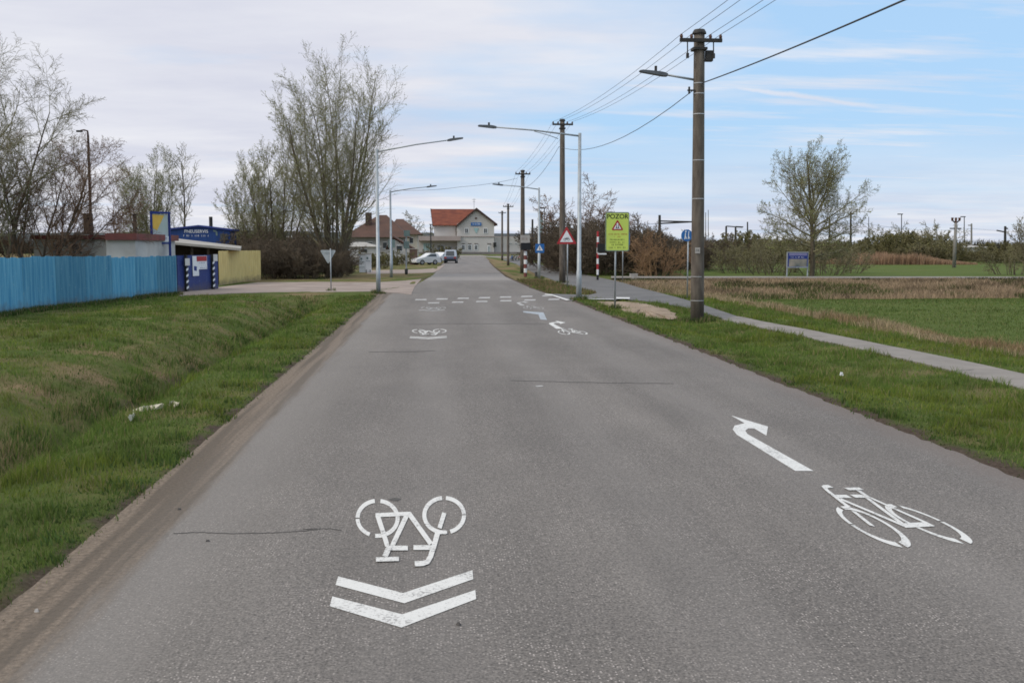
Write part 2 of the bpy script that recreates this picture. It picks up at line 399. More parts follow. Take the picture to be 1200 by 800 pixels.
zr_, zg_, zb_ = zone(gv[:, 0], gv[:, 1])
ca.data.foreach_set('color', np.stack([zr_, zg_, zb_, np.ones(len(zr_))], 1).astype(np.float32).ravel())
tag(ground, kind='structure')

# road sheet
rv = np.array(sorted(set(list(np.arange(-30, 100, 1.))+list(np.arange(100, 293, 6))+[292])))
b = MB(); nseg = 12
for i, y in enumerate(rv):
    l = float(Lx(y))-.35; r = float(Rx(y))+.3
    if y > 50: l += .3
    for k in range(nseg+1): b.v.append((l+(r-l)*k/nseg, y, 0.0))
for i in range(len(rv)-1):
    for k in range(nseg):
        a = i*(nseg+1)+k; b.f.append((a, a+1, a+nseg+2, a+nseg+1))
road = b.build('road', M['asphalt']); tag(road, kind='structure')

# flat sheets traced on the ground where they lie
def sheet(name, pts, m, z=.02, parent=None, kind='structure', world=False):
    b = MB(); vs = [Vector((p[0], p[1], z)) if world else Vector((*G(*p)[:2], z)) for p in pts]
    n = len(vs); b.v = [tuple(v) for v in vs]; b.f = [tuple(range(n))]
    b.v += [(v.x, v.y, z-.05) for v in vs]
    for i in range(n): j = (i+1) % n; b.f.append((i, j, j+n, i+n))
    # make the top face up
    ar = sum(vs[i].x*vs[(i+1)%n].y-vs[(i+1)%n].x*vs[i].y for i in range(n))
    if ar < 0: b.f = [tuple(reversed(f)) for f in b.f]
    o = b.build(name, m, parent)
    if kind: o['kind'] = kind
    return o
# footpath along the right verge: near and far edges in world metres
pn, pf = PN, PF
def wig(pts, a=.05, n=6, seed=0):
    out = []
    for i in range(len(pts)-1):
        for k in range(n):
            t = k/n; x = pts[i][0]*(1-t)+pts[i+1][0]*t; y = pts[i][1]*(1-t)+pts[i+1][1]*t
            out.append((x+(float(fbm(x+seed, y, 1.7, 3))-.5)*a*2, y))
    out.append(pts[-1]); return out
sheet('footpath', wig(pn, .08)+wig(pf, .08, seed=9), M['pathcon'], .024, world=True)
sheet('side_path', SIDE, M['darkasph'], .018)
sheet('side_road', [(303,331),(380,330.5),(440,331),(475,329),(494,327),(486,336),(482,345),(465,343.5),(440,341.5),(380,342.5),(330,342.5),(270,344),(210,347),(210,343),(262,336)], M['dirtroad'], .016)
sheet('driveway', [(430,317),(480,316),(505,315),(522,310),(515,316),(508,319.5),(480,320.5),(430,321)], M['dirtroad'], .014)
sheet('crossing_path', [(x_, y_) for x_, y_ in zip([716,800,900,1000,1100,1300],[326.2,326.4,326.3,326.5,326.6,326.8])]+[(x_, y_) for x_, y_ in zip([1300,1100,1000,900,800,716],[328.9,328.5,328.4,328.2,328.2,328.0])], M['pathcon'], .16)
sheet('forecourt', [(520,300.5),(534,301),(566,301),(600,303),(640,303),(640,298),(480,298),(480,299.5)], M['pathcon'], .026)
def blob(cx, cy, rx, ry, n=26, seed=0, a=.35):
    pts = []
    for k in range(n):
        t = 2*PI*k/n; r = 1+a*(float(vnoise(math.cos(t)*2+5+seed, math.sin(t)*2+5, 1.0, seed))-.5)*2
        pts.append((cx+rx*r*math.cos(t), cy+ry*r*math.sin(t)))
    return pts
fp = bpy.data.objects['footpath']
for (px0, py0, px1, py1) in ((1108,436.5,1142,434.6),(905,389.5,928,388.0)):
    b = MB(); q0, q1 = G(px0, py0), G(px1, py1); n = 9
    for k in range(n+1):
        q = q0.lerp(q1, k/n)+Vector((0, random.uniform(-.03,.03), 0)); b.v += [(q.x, q.y-.012-.012*math.sin(k), .0275), (q.x, q.y+.014, .0275)]
    for k in range(n): b.f.append((2*k, 2*k+2, 2*k+3, 2*k+1))
    b.build('joint', M['crack'], fp)
for P9 in (SOIL, SOIL2):
    wp = gpoly(P9); cx = sum(p[0] for p in wp)/len(wp); cy = sum(p[1] for p in wp)/len(wp); b = MB(); n = len(wp); nr = 6
    fine = []
    for i in range(n):
        for k in range(5):
            t = k/5; q = (wp[i][0]*(1-t)+wp[(i+1)%n][0]*t, wp[i][1]*(1-t)+wp[(i+1)%n][1]*t); fine.append((q[0]+random.uniform(-.09,.09), q[1]+random.uniform(-.12,.12)))
    n = len(fine)
    for r_i in range(nr+1):
        f_ = r_i/nr
        for q in fine:
            x_ = cx+(q[0]-cx)*f_; y_ = cy+(q[1]-cy)*f_; b.v.append((x_, y_, max(float(gh(x_, y_)), 0)+.035*(1-f_**3)+.05*(float(fbm(x_, y_, 2.2, 9))-.4)*(1-f_**4)-.03*f_**6))
    for r_i in range(nr):
        for k in range(n): a = r_i*n+k; a2 = r_i*n+(k+1)%n; b.f.append((a, a+n, a2+n, a2))
    tag(b.build('bare_soil', M['sand'], None, True), kind='structure')

# ------------------------------------------------------------------ road markings (parts of the road)
class Mark(MB):
    def stroke(s, pts, w, z):
        pts = [Vector((p[0], p[1])) for p in pts]; l = []; r = []
        for i, p in enumerate(pts):
            a = pts[max(i-1, 0)]; c = pts[min(i+1, len(pts)-1)]; t = (c-a).normalized(); n = Vector((-t.y, t.x))
            l.append(p+n*w/2); r.append(p-n*w/2)
        vs = [G(*p) for p in l]+[G(*p) for p in r]; n = len(pts)
        s.add([(v.x, v.y, z) for v in vs], [(i+n, i+n+1, i+1, i) for i in range(n-1)])
    def poly(s, pts, z):
        vs = [G(*p) for p in pts]; s.add([(v.x, v.y, z) for v in vs], [tuple(reversed(range(len(vs))))])
def c3(x, y): return (380+x/4, 560+y/4)
bk = Mark(); zz = [0.004]
def st(pts, w=22):
    bk.stroke([c3(*p) for p in pts], w/4, zz[0]); zz[0] += .0003
def arc(cx, cy, rx, ry, a0, a1, w=19, n=28):
    st([(cx+rx*math.cos(R(a0+(a1-a0)*k/n)), cy+ry*math.sin(R(a0+(a1-a0)*k/n))) for k in range(n+1)], w)
arc(250,190,94,82, -82, 97); arc(250,190,94,82, 113, 178, w=18); arc(250,190,94,82, 182, 262)
arc(562,176,93,81, -85, -3); arc(562,176,93,81, 0, 72); arc(562,176,93,81, 84, 264)
st([(240,176),(405,169)], 19); st([(250,178),(278,262)]); st([(279,266),(296,322)]); st([(388,174),(318,322)]); st([(398,170),(500,312)])
st([(296,331),(392,331)]); st([(418,329),(512,329)]); st([(563,166),(540,238)], 20); st([(531,262),(514,322),(498,372),(484,396),(462,404),(424,406)], 24)
st([(576,258),(530,262)], 12); st([(306,322),(284,374)], 26); st([(242,386),(350,383)], 20)
bike = bk.build('bicycle_marking', M['paint'], road); tag(bike, 'crisp white upside-down bicycle symbol above the nearest double chevron')
ch = Mark()
ch.poly([c3(*p) for p in [(65,462),(370,540),(695,433),(698,475),(375,588),(53,502)]], .004)
ch.poly([c3(*p) for p in [(38,556),(365,640),(708,526),(712,568),(362,702),(25,602)]], .004)
chev = ch.build('chevron_marking', M['paint'], road); tag(chev, 'crisp white double chevron nearest the viewer')
def c4(x, y): return (840+x/3.75, 470+y/3.75)
ar = Mark(); ar.poly([c4(*p) for p in [(62,63),(225,112),(218,152),(165,121),(138,120),(125,130),(135,145),(425,307),(345,307),(88,148),(70,125),(78,108),(110,100),(122,97)]], .004)
arrow = ar.build('arrow_marking', M['paint'], road); tag(arrow, 'crisp white right-turn arrow nearest the viewer')
# bring the marks' origins to their own centres so that copies can be placed
def recentre(o):
    n = len(o.data.vertices); co = np.empty(n*3); o.data.vertices.foreach_get('co', co); co = co.reshape(-1, 3)
    c = (co.min(0)+co.max(0))/2; c[2] = 0; co -= c; o.data.vertices.foreach_set('co', co.ravel()); o.data.update()
    o.location = c; return Vector(c)
for o in (bike, chev, arrow): recentre(o)
def mcopy(o, loc, rz=0, sc_=(1,1,1), label=None, m=None):
    c = o.copy(); 
    if m: c.data = o.data.copy(); c.data.materials[0] = m
    COL.objects.link(c); c.parent = road; c.location = loc; c.rotation_euler = (0,0,rz); c.scale = sc_
    if label: c['label'] = label
    return c
rb_c = Vector((3.665, (G(958,569.5).y+G(1100,640).y)/2, 0))
bike2 = mcopy(bike, rb_c, PI, (.87,.98,1), 'crisp white bicycle symbol below the nearest turn arrow')
def lanecopy(o, px, py, label, m=None, rz=0, s=(1,1,1)):
    p = G(px, py); return mcopy(o, (p.x, p.y, 0), rz, s, label, m)
lanecopy(bike, 503, 389.3, 'second bicycle symbol along the lane on a further double chevron', M['paint'])
lanecopy(chev, 502, 395.6, 'second double chevron along the lane', M['paint'], s=(1,.8,1))
lanecopy(bike, 508, 361.4, 'faint bicycle symbol just before the dashed crossing', M['paintworn'])
lanecopy(chev, 506, 363.6, 'faint double chevron just before the dashed crossing', M['paintworn'], s=(1,.9,1))
lanecopy(bike, 668.5, 388.3, 'bicycle symbol between the near turn arrow and the bluish stripe', M['paint'], PI, (.80,.98,1))
lanecopy(arrow, 655.5, 380.2, 'turn arrow between the near bicycle and the bluish stripe', M['paint'], s=(1,.9,1))
lanecopy(bike, 624, 360.2, 'worn bicycle symbol beside the dashed crossing', M['paintworn'], PI, (.80,.98,1))
lanecopy(arrow, 614, 355.4, 'worn turn arrow beside the dashed crossing', M['paintworn'], s=(1,.9,1))
bs = Mark(); bs.poly([(613,364.4),(637,366.2),(641,375),(633.5,374.5),(631,368.6),(613,366)], .0035)
o = bs.build('stripe_marking', M['paintblue'], road); tag(o, 'bluish worn painted stripe over an old arrow')
# dashes of the crossing
k = 0
for row, (x0, y0, x1, y1) in enumerate(((493,351.2,642,346.6),(508,355.0,649,350.8))):
    n = 7 if row == 0 else 6
    for i in range(n):
        t = i/(n-1); cx = x0+(x1-x0)*t; cy = y0+(y1-y0)*t
        d = Mark(); d.poly([(cx-7,cy+.7),(cx-5.6,cy-.7),(cx+7,cy-.85),(cx+6.5,cy+.55)], .0042)
        o = d.build('crossing_dash', M['paintworn'] if i < 3 else M['paintmid'], road); tag(o, group='white dashes of the crossing')
d = Mark(); d.poly([(639,344.6),(646,345.4),(668,352.0),(664,352.8),(648,347.2),(638,345.8)], .0262); tag(d.build('edge_line', M['paint'], road), 'white line across the mouth of the side path')
d = Mark(); d.poly([(686,350.6),(722,350.9),(722,352.0),(686,351.7)], .0382); tag(d.build('edge_line', M['paintworn'], road), 'faint white line by the bare soil')
d = Mark(); d.poly([(722,349.2),(738,349.4),(738,351.2),(722,351.0)], .0392); tag(d.build('edge_line', M['paint'], road), 'short white dash on the dark side path')
# cracks
def crack(pts, w, m=M['crack']):
    c = Mark(); P_ = []
    for i in range(len(pts)-1):
        for k in range(8):
            t = k/8; P_.append((pts[i][0]*(1-t)+pts[i+1][0]*t, pts[i][1]*(1-t)+pts[i+1][1]*t+random.uniform(-.35,.35)))
    P_.append(pts[-1])
    c.stroke(P_, w, .003); c.build('crack', m, road)
random.seed(3)
crack([(203,625),(235,623.5),(270,625),(310,624.5),(345,622.5),(372,620.5)], .7); crack([(432,412.3),(470,412),(510,411)], .55); crack([(598,445.5),(680,448),(790,449.5)], .5)
crack([(480,380),(560,379),(640,379.5)], .35); crack([(355,620),(385,619),(400,621)], .6)
c = Mark(); c.poly([c3(*p) for p in [(300,100),(330,92),(362,98),(350,106),(318,107)]], .0032); c.build('tar_spot', M['crack'], road)
c = Mark(); c.poly([(627,452),(635,451.4),(637,452.6),(629,453.2)], .0033); c.build('paint_spot', M['paintworn'], road)

# ------------------------------------------------------------------ grass blades (stuff)
def blademat(name, attr='tint'):
    m = bpy.data.materials.new(name); m.use_nodes = True; nt, N, L = nodes(m); b = N['Principled BSDF']
    at = N.new('ShaderNodeAttribute'); at.attribute_name = attr
    L.new(at.outputs['Color'], b.inputs['Base Color']); b.inputs['Roughness'].default_value = .75; b.inputs['Specular IOR Level'].default_value = .15
    tr = N.new('ShaderNodeBsdfTranslucent'); L.new(at.outputs['Color'], tr.inputs['Color'])
    mx = N.new('ShaderNodeMixShader'); mx.inputs[0].default_value = .3
    L.new(b.outputs[0], mx.inputs[1]); L.new(tr.outputs[0], mx.inputs[2]); L.new(mx.outputs[0], N['Material Output'].inputs['Surface'])
    return m
M['blade'] = blademat('grass blades')
def blades(name, x, y, hgt, wid, col, lean=.45, label=None, cat=None, z=None, bend=True):
    n = len(x); z = gh(x, y)-.01 if z is None else z
    a = rng.random(n)*2*PI; ca_, sa_ = np.cos(a), np.sin(a)
    la = rng.random(n)*2*PI; lm = hgt*lean*rng.random(n)
    base = np.stack([x, y, z], 1); side = np.stack([ca_*wid/2, sa_*wid/2, np.zeros(n)], 1)
    ln = np.stack([np.cos(la)*lm, np.sin(la)*lm, np.zeros(n)], 1)
    up = np.stack([np.zeros(n), np.zeros(n), hgt], 1)
    v = np.stack([base-side, base+side, base+up*.55+ln*.3+side*.75, base+up*.55+ln*.3-side*.75, base+up+ln], 1).reshape(-1, 3)
    i = np.arange(n)*5
    loops = np.stack([i, i+1, i+2, i+3, i+3, i+2, i+4], 1).ravel()
    ls = np.stack([np.arange(n)*7, np.arange(n)*7+4], 1).ravel()
    me = bpy.data.meshes.new(name); me.vertices.add(len(v)); me.vertices.foreach_set('co', v.ravel())
    me.loops.add(len(loops)); me.loops.foreach_set('vertex_index', loops.astype(np.int32))
    me.polygons.add(len(ls)); me.polygons.foreach_set('loop_start', ls.astype(np.int32)); me.update(calc_edges=True)
    c = np.repeat(col, 5, axis=0); c = np.concatenate([c, np.ones((len(c), 1))], 1).astype(np.float32)
    at = me.color_attributes.new('tint', 'FLOAT_COLOR', 'POINT'); at.data.foreach_set('color', c.ravel())
    me.materials.append(M['blade']); o = bpy.data.objects.new(name, me); COL.objects.link(o)
    tag(o, label, cat, kind='stuff'); return o
def powy(n, a, b, p=1.0):   # density falls with distance
    u = rng.random(n)
    if abs(p-1) < 1e-3: return a*(b/a)**u
    return (a**(1-p)+u*(b**(1-p)-a**(1-p)))**(1/(1-p))
def gcol(x, y, n):
    dry, soil, field = zone(x, y)
    g1 = np.array([.065,.11,.02]); g2 = np.array([.155,.22,.045]); t = (rng.random(n)*.7+.3*fbm(x, y, .7, 41))[:, None]
    c = g1*(1-t)+g2*t
    pale = (rng.random(n) < .10+.42*dry)[:, None]
    c = np.where(pale, np.array([.25,.21,.10])*(.6+.6*rng.random(n))[:, None], c)
    yel = (fbm(x, y, .5, 51) > .55)[:, None]
    c = np.where(yel & ~pale, c*np.array([1.25,1.08,.9]), c)
    return c, dry, soil, field
def verge(side, n, umax, ymin, ymax, p):
    y = powy(n, ymin, ymax, p)
    e = (-Lx(y) if side < 0 else Rx(y))
    lim = umax
    d = .06+rng.random(n)**1.15*lim
    x = side*(e+d)
    c, dry, soil, field = gcol(x, y, n)
    tuft = fbm(x, y, 2.2, 61); edge = np.exp(-d/.35)
    keep = rng.random(n) < np.clip(1-soil*.95, .04, 1)*(.45+.9*sstep(.3, .6, tuft))
    if side > 0:
        keep &= ~paved(x, y) & (~inpoly(x, y, W_SOIL) | (rng.random(n) < .06+.9*sstep(.5, .6, fbm(x, y, 1.6, 19)))) & (~inpoly(x, y, W_SOIL2) | (rng.random(n) < .3))
        keep &= d < 8.2
        keep &= y < 56
    else:
        keep &= y < 46.5
        keep &= x > np.interp(y, [20, 32.5, 47], [-17, -13.7, -11.8])
    h = (.03+.055*rng.random(n))*(1+1.5*sstep(.5, .7, tuft))*(1-.35*edge)
    h = h*np.where((d > 2) & (d < 3.6) & (side < 0), 1.35, 1)
    w = .0035+.00034*y*(.6+.8*rng.random(n))
    broad = rng.random(n) < .75*edge+.05
    w = np.where(broad, w*2.6, w); h = np.where(broad, h*.6, h); c = np.where(broad[:, None], np.array([.06,.095,.028])*(.8+.8*rng.random(n))[:, None], c)
    c = c*(.45+1.0*fbm(x, y, 1.3, 71))[:, None]
    return x[keep], y[keep], h[keep], w[keep], c[keep]
x, y, h, w, c = verge(-1, 330000, 11.5, 3.0, 47, 1.05)
blades('grass', x, y, h, w, c, .8, 'short spring grass on the bank and ditch before the blue fence', 'grass')
x, y, h, w, c = verge(1, 250000, 8.2, 6.5, 56, 1.05)
blades('grass', x, y, h, w, c, .8, 'short green grass on the verge beside the footpath', 'grass')
n = 15000; y = powy(n, 5, 46, 1.0); d = 2.5+rng.random(n)*1.0; x = Lx(y)-d
tf = fbm(x, y, .9, 17); k_ = tf > .5; x = x[k_]; y = y[k_]; m_ = len(x)
c = np.array([.05,.095,.02])*(.5+.9*rng.random(m_))[:, None]; g = rng.random(m_) < .25; c[g] = [.25,.19,.10]
blades('tufts', x, y, .08+.14*rng.random(m_), .004+.0004*y, c, .7, 'rank dark tufts along the bottom of the left ditch', 'grass')
# dry tall strip and brown ditch growth
n = 60000; y = powy(n, 10, 57, .6); x = Rx(y)+7.75+rng.normal(0, .5, n)+(fbm(y*0+3, y, .3, 7)-.5)*.8
c = np.array([.47,.375,.25])*(.4+.75*rng.random(n))[:, None]*np.array([1,.97,.9]); dk = fbm(x, y, .6, 33) > .55; c[dk] *= [.75,.68,.62]; g = rng.random(n) < .14; c[g] = [.1,.13,.03]
blades('dry_grass', x, y, (.14+.26*rng.random(n))*(.0+1.75*fbm(x, y, .7, 4)**1.3), .006+.0004*y, c, .6, 'tall straw-coloured dead grass in a strip beyond the footpath', 'dry grass')
n = 60000; y = 50.2+rng.random(n)*16; x = 8.5+rng.random(n)**.9*48
k_ = ~paved(x, y) & (y < 65.0)
gx = fbm(x, y, .22, 90); gg = (gx > .52-.0028*np.clip(x-25,0,30)) & (rng.random(n) < .75)
c = np.where(gg[:, None], np.array([.085,.11,.032]), np.array([.36,.27,.175]))*(.4+.8*rng.random(n))[:, None]
dk = fbm(x, y, .35, 95) > .58; c[dk] *= .55
hh = (.13+.24*rng.random(n))*(.4+1.1*fbm(x, y, .5, 6))*np.interp(y, [50,58,65], [1.1,1,.45]); x = x[k_]; y = y[k_]
blades('dry_grass', x, y, hh[k_], .03+0*x, c[k_], 1.0, 'brown and green rough growth filling the ditch before the pale crossing path', 'dry grass')
# low crop blades in the near field
n = 70000; y = 16+rng.random(n)**.8*34; x = 13.6+rng.random(n)*28
c = np.array([.09,.13,.032])*(.6+.8*rng.random(n))[:, None]; g = rng.random(n) < .12; c[g] = [.2,.19,.08]
c = c*(.7+.6*fbm(x*.3, y, .8, 44))[:, None]
blades('crop_grass', x, y, .05+.05*rng.random(n), .006+.0004*y, c, .8, 'short green crop in the field beyond the straw-coloured strip', 'grass')
n = 9000; x = 5.3+rng.random(n)*3.5; y = 47+rng.random(n)*20
ok = (x > Rx(y)+.3) & ~paved(x, y) & (x < np.interp(y, [47,55,68],[8.6,7.4,6.9])); x = x[ok]; y = y[ok]
cc = np.where((rng.random(len(x)) < .5)[:, None], np.array([.09,.12,.03]), np.array([.22,.15,.09]))*(.6+.6*rng.random(len(x)))[:, None]
blades('grass', x, y, .1+.12*rng.random(len(x)), .03+0*x, cc, .8, 'patchy grass on the island between road and side path', 'grass')
# orange reeds beyond the far field
n = 22000; pl = G(1035, 309); x = pl.x+(rng.random(n)-.5)*17; y = pl.y-8+(rng.random(n))*14
c = np.array([.38,.25,.16])*(.5+.7*rng.random(n))[:, None]
blades('reeds', x, y, (.7+.7*rng.random(n))*(.4+1.1*fbm(x, y, .25, 8))*(.35+.85*np.exp(-((x-pl.x+1)/5.5)**2)), .07+0*x, c, .3, 'orange-brown reeds at the far edge of the green field', 'reeds')

# dark tufts added as contact shade round post feet, also along the fence
bx_, by_ = [], []
for (px, py, r_, m_) in ((443.5,344,.28,260),(678.3,351.5,.3,300),(817,375.5,.42,700),(720.5,362.5,.16,200),(805.3,350,.25,160),(659,331.5,.35,160),(664.8,338,.2,120),(631.5,326.5,.3,120),(388,341,.2,60),(934-12.6,326.5,.25,80),(934+12.6,326.5,.25,80),(950,325.5,.6,200)):
    p = G(px, py); a = rng.random(m_)*2*PI; rr = r_*(.55+.75*rng.random(m_)**.7); bx_.append(p.x+rr*np.cos(a)); by_.append(p.y+rr*np.sin(a))
f0, f1 = G(-40, 375), G(208, 345.5); m_ = 9000; t_ = rng.random(m_); nr_ = rng.random(m_)**2*.35
bx_.append(f0.x+(f1.x-f0.x)*t_+nr_); by_.append(f0.y+(f1.y-f0.y)*t_-nr_*.3)
x = np.concatenate(bx_); y = np.concatenate(by_); n = len(x)
c = np.array([.06,.105,.024])*(.5+.9*rng.random(n))[:, None]; g = rng.random(n) < .25; c[g] = [.26,.2,.11]
blades('tufts', x, y, .08+.17*rng.random(n), .006+.0003*y, c, .7, 'dark tufts added as contact shade round the posts and along the fence foot', 'grass')

# ------------------------------------------------------------------ litter
def lump(name, px, py, s, label, cat, m, z=None):
    p = G(px, py); p.z = float(gh(p.x, p.y))+.03 if z is None else z
    b = MB(); random.seed(int(px)); ring = []
    n = 9; top = []
    for k in range(n):
        t = 2*PI*k/n; r = random.uniform(.6, 1.2); ring.append((p.x+s[0]*r*math.cos(t), p.y+s[1]*r*math.sin(t), p.z))
        top.append((p.x+s[0]*r*.55*math.cos(t), p.y+s[1]*r*.5*math.sin(t), p.z+s[2]*random.uniform(.7, 1.2)))
    b.v = ring+top; b.f = [(i, (i+1)%n, (i+1)%n+n, i+n) for i in range(n)]+[tuple(range(n, 2*n))]
    o = b.build(name, m); tag(o, label, cat); return o
def scrap(pix, ws, label, seed):
    random.seed(seed); b = MB(); L2 = []; n = len(pix)
    for (px, py), w in zip(pix, ws):
        p = G(px, py, -.2)
        for it in range(4): p = G(px, py, float(gh(p.x, p.y))+.07)
        z = p.z; L2.append([(p.x+random.uniform(-.02,.02), p.y+w*(k-1.5), z+.035*math.sin(k*2.1+px)+random.uniform(0,.025)) for k in range(4)])
    for r in L2: b.v += r
    for i in range(n-1):
        for k in range(3): a = i*4+k; b.f.append((a, a+1, a+5, a+4))
    m_ = len(b.v); b.v += [(v[0], v[1], v[2]-.006) for v in b.v[:m_]]; b.f += [tuple(q+m_ for q in reversed(f)) for f in b.f[:]]
    tag(b.build('plastic_scrap', M['litter']), label, 'litter')
scrap([(152,491),(156,487),(158,482),(163,480.5),(169,480),(175,478.2),(181,478),(190,477)], [.03,.05,.06,.035,.05,.03,.04,.015], 'long pale crumpled scrap lying in the left ditch grass', 3)
scrap([(198,474.5),(202,473),(206,474),(209,474.5)], [.02,.04,.03,.015], 'small pale scrap just beyond the long one in the ditch grass', 5)
lump('paper_scrap', 986, 441, (.05,.05,.05), 'small white scrap in the grass of the right verge', 'litter', M['white'], z=float(gh(G(986,441).x, G(986,441).y))+.07)
random.seed(4)
for k, (px, py) in enumerate([(43,716),(210,597),(243,634),(538,732)]):
    lump('pebble', px, py, (.018,.018,.015), ['pale pebble on the dirt shoulder at lower left','dark pebble by the wheel track on the shoulder','dark pebble just below the long crack','dark pebble just right of the near chevrons'][k], 'pebble', M['concrete'] if k == 0 else M['crack'], z=0.0)

# ------------------------------------------------------------------ text
def text_mesh(b, s, c, ux, uz, size, depth_dir, extr=.004, align='CENTER'):
    cu = bpy.data.curves.new('lettering', 'FONT'); cu.body = s; cu.size = size; cu.align_x = align; cu.align_y = 'CENTER'; cu.offset = size*.012
    o = bpy.data.objects.new('tmp', cu); COL.objects.link(o)
    dg = bpy.context.evaluated_depsgraph_get(); dg.update()
    me = bpy.data.meshes.new_from_object(o.evaluated_get(dg))
    vs = [Vector(c)+ux*v.co.x+uz*v.co.y+depth_dir*extr for v in me.vertices]
    b.add(vs, [tuple(p.vertices) for p in me.polygons])
    bpy.data.objects.remove(o); bpy.data.curves.remove(cu); bpy.data.meshes.remove(me)
def bars(b, c, ux, uz, w, h, dd, n, extr=.004, seed=0):
    """a row of illegible small letters: short upright strokes with word gaps"""
    random.seed(seed); x = -w/2; cw = w/n
    for i in range(n):
        if random.random() < .15: x += cw; continue
        p = Vector(c)+ux*(x+cw*.4)+dd*extr
        q = [p-ux*cw*.3-uz*h/2, p+ux*cw*.3-uz*h/2, p+ux*cw*.3+uz*h/2, p-ux*cw*.3+uz*h/2]
        k = random.random()
        if k < .6:
            b.add([q[0], q[0]+ux*cw*.2, q[3]+ux*cw*.2, q[3]], [(0,1,2,3)]); b.add([q[3]-uz*h*.2+ux*cw*.2, q[2]-uz*h*.2, q[2], q[3]+ux*cw*.2], [(0,1,2,3)])
            if k < .35: b.add([q[1]-ux*cw*.15, q[1], q[2]-uz*h*.25, q[2]-uz*h*.25-ux*cw*.15], [(0,1,2,3)])
        else: b.add([q[0]+ux*cw*.2, q[1]-ux*cw*.2, q[2]-ux*cw*.2, q[3]+ux*cw*.2], [(0,1,2,3)])
        x += cw
UX = Vector((1, 0, 0)); UZ = Vector((0, 0, 1)); DY = Vector((0, -1, 0))
def flat(b, pts, c, ux, uz, dd, off):
    vs = [Vector(c)+ux*p[0]+uz*p[1]+dd*off for p in pts]; b.add(vs, [tuple(range(len(vs)))])
def disc(b, c, ux, uz, dd, off, r, cx=0, cy=0, n=28, ry=None):
    flat(b, [(cx+r*math.cos(2*PI*k/n), cy+(ry or r)*math.sin(2*PI*k/n)) for k in range(n)], c, ux, uz, dd, off)
def strokes(b, pts, w, c, ux, uz, dd, off):
    for i in range(len(pts)-1):
        a = Vector(pts[i]); q = Vector(pts[i+1]); t = (q-a).normalized(); n = Vector((-t.y, t.x))*w/2
        flat(b, [a-n, q-n, q+n, a+n], c, ux, uz, dd, off+i*.0006)

# ------------------------------------------------------------------ street lamps
def street_lamp(px, pby, pty, tip, label, thick=.075, brace=False):
    base = G(px, pby); top = P(px, pty, base.y); z1 = top.z; tipp = P(tip[0], tip[1], base.y-.3)
    t = thing('street_lamp', base, label, 'street lamp', 'galvanised street lamps along the road')
    b = MB(); b.tube([base, (base.x, base.y, 1.2), (base.x, base.y, 1.22), (base.x, base.y, z1+.12)], [thick*1.25, thick*1.2, thick, thick*.72], 12)
    b.build('post', M['galv'], t, True)
    d = (tipp-Vector((base.x, base.y, z1))); L_ = d.length; dn = d.normalized()
    a0 = Vector((base.x, base.y, z1)); a1 = a0+dn*(L_-.75)
    b = MB(); b.tube([a0, a0+dn*L_*.45+Vector((0,0,.04)), a1], [.038,.032,.026], 8)
    if brace: b.tube([a0-UZ*.02+dn*.9-UZ*.18, a0+dn*1.3-UZ*.1, a0+dn*1.9+UZ*.0], .016, 6)
    b.build('arm', M['galv'], t, True)
    hd = MB(); sgn = 1 if dn.x > 0 else -1
    prof = [(0,-.04),(.12,-.055),(.72,-.045),(.75,-.01),(.7,.02),(.25,.055),(.1,.05),(0,.03)]
    pl = [a1+Vector((dn.x, dn.y, dn.z))*p[0]+UZ*p[1]-Vector((0,.1,0)) for p in prof]
    hd.prism(pl, (0,.22,0)); ho = hd.build('lamp_head', M['lamp'], t)
    k = MB(); k.tube([a1+dn*.3+UZ*.05, a1+dn*.3+UZ*.16], .04, 8); k.build('sensor', M['dsteel'], ho)
    return t
street_lamp(443.5, 344, 178, (543,161.5), 'galvanised lamp post left of the road before the side road, arm over the road', .085)
street_lamp(458.5, 325, 225, (512,217.5), 'second galvanised lamp post on the left, beyond the side road', .085)
street_lamp(678.3, 351.5, 159.5, (560,147), 'galvanised lamp post on the right beside the warning triangle, long braced arm', .09, True)
street_lamp(631.5, 326.5, 222, (577,215.5), 'further galvanised lamp post on the right beside the blue crossing sign', .085)

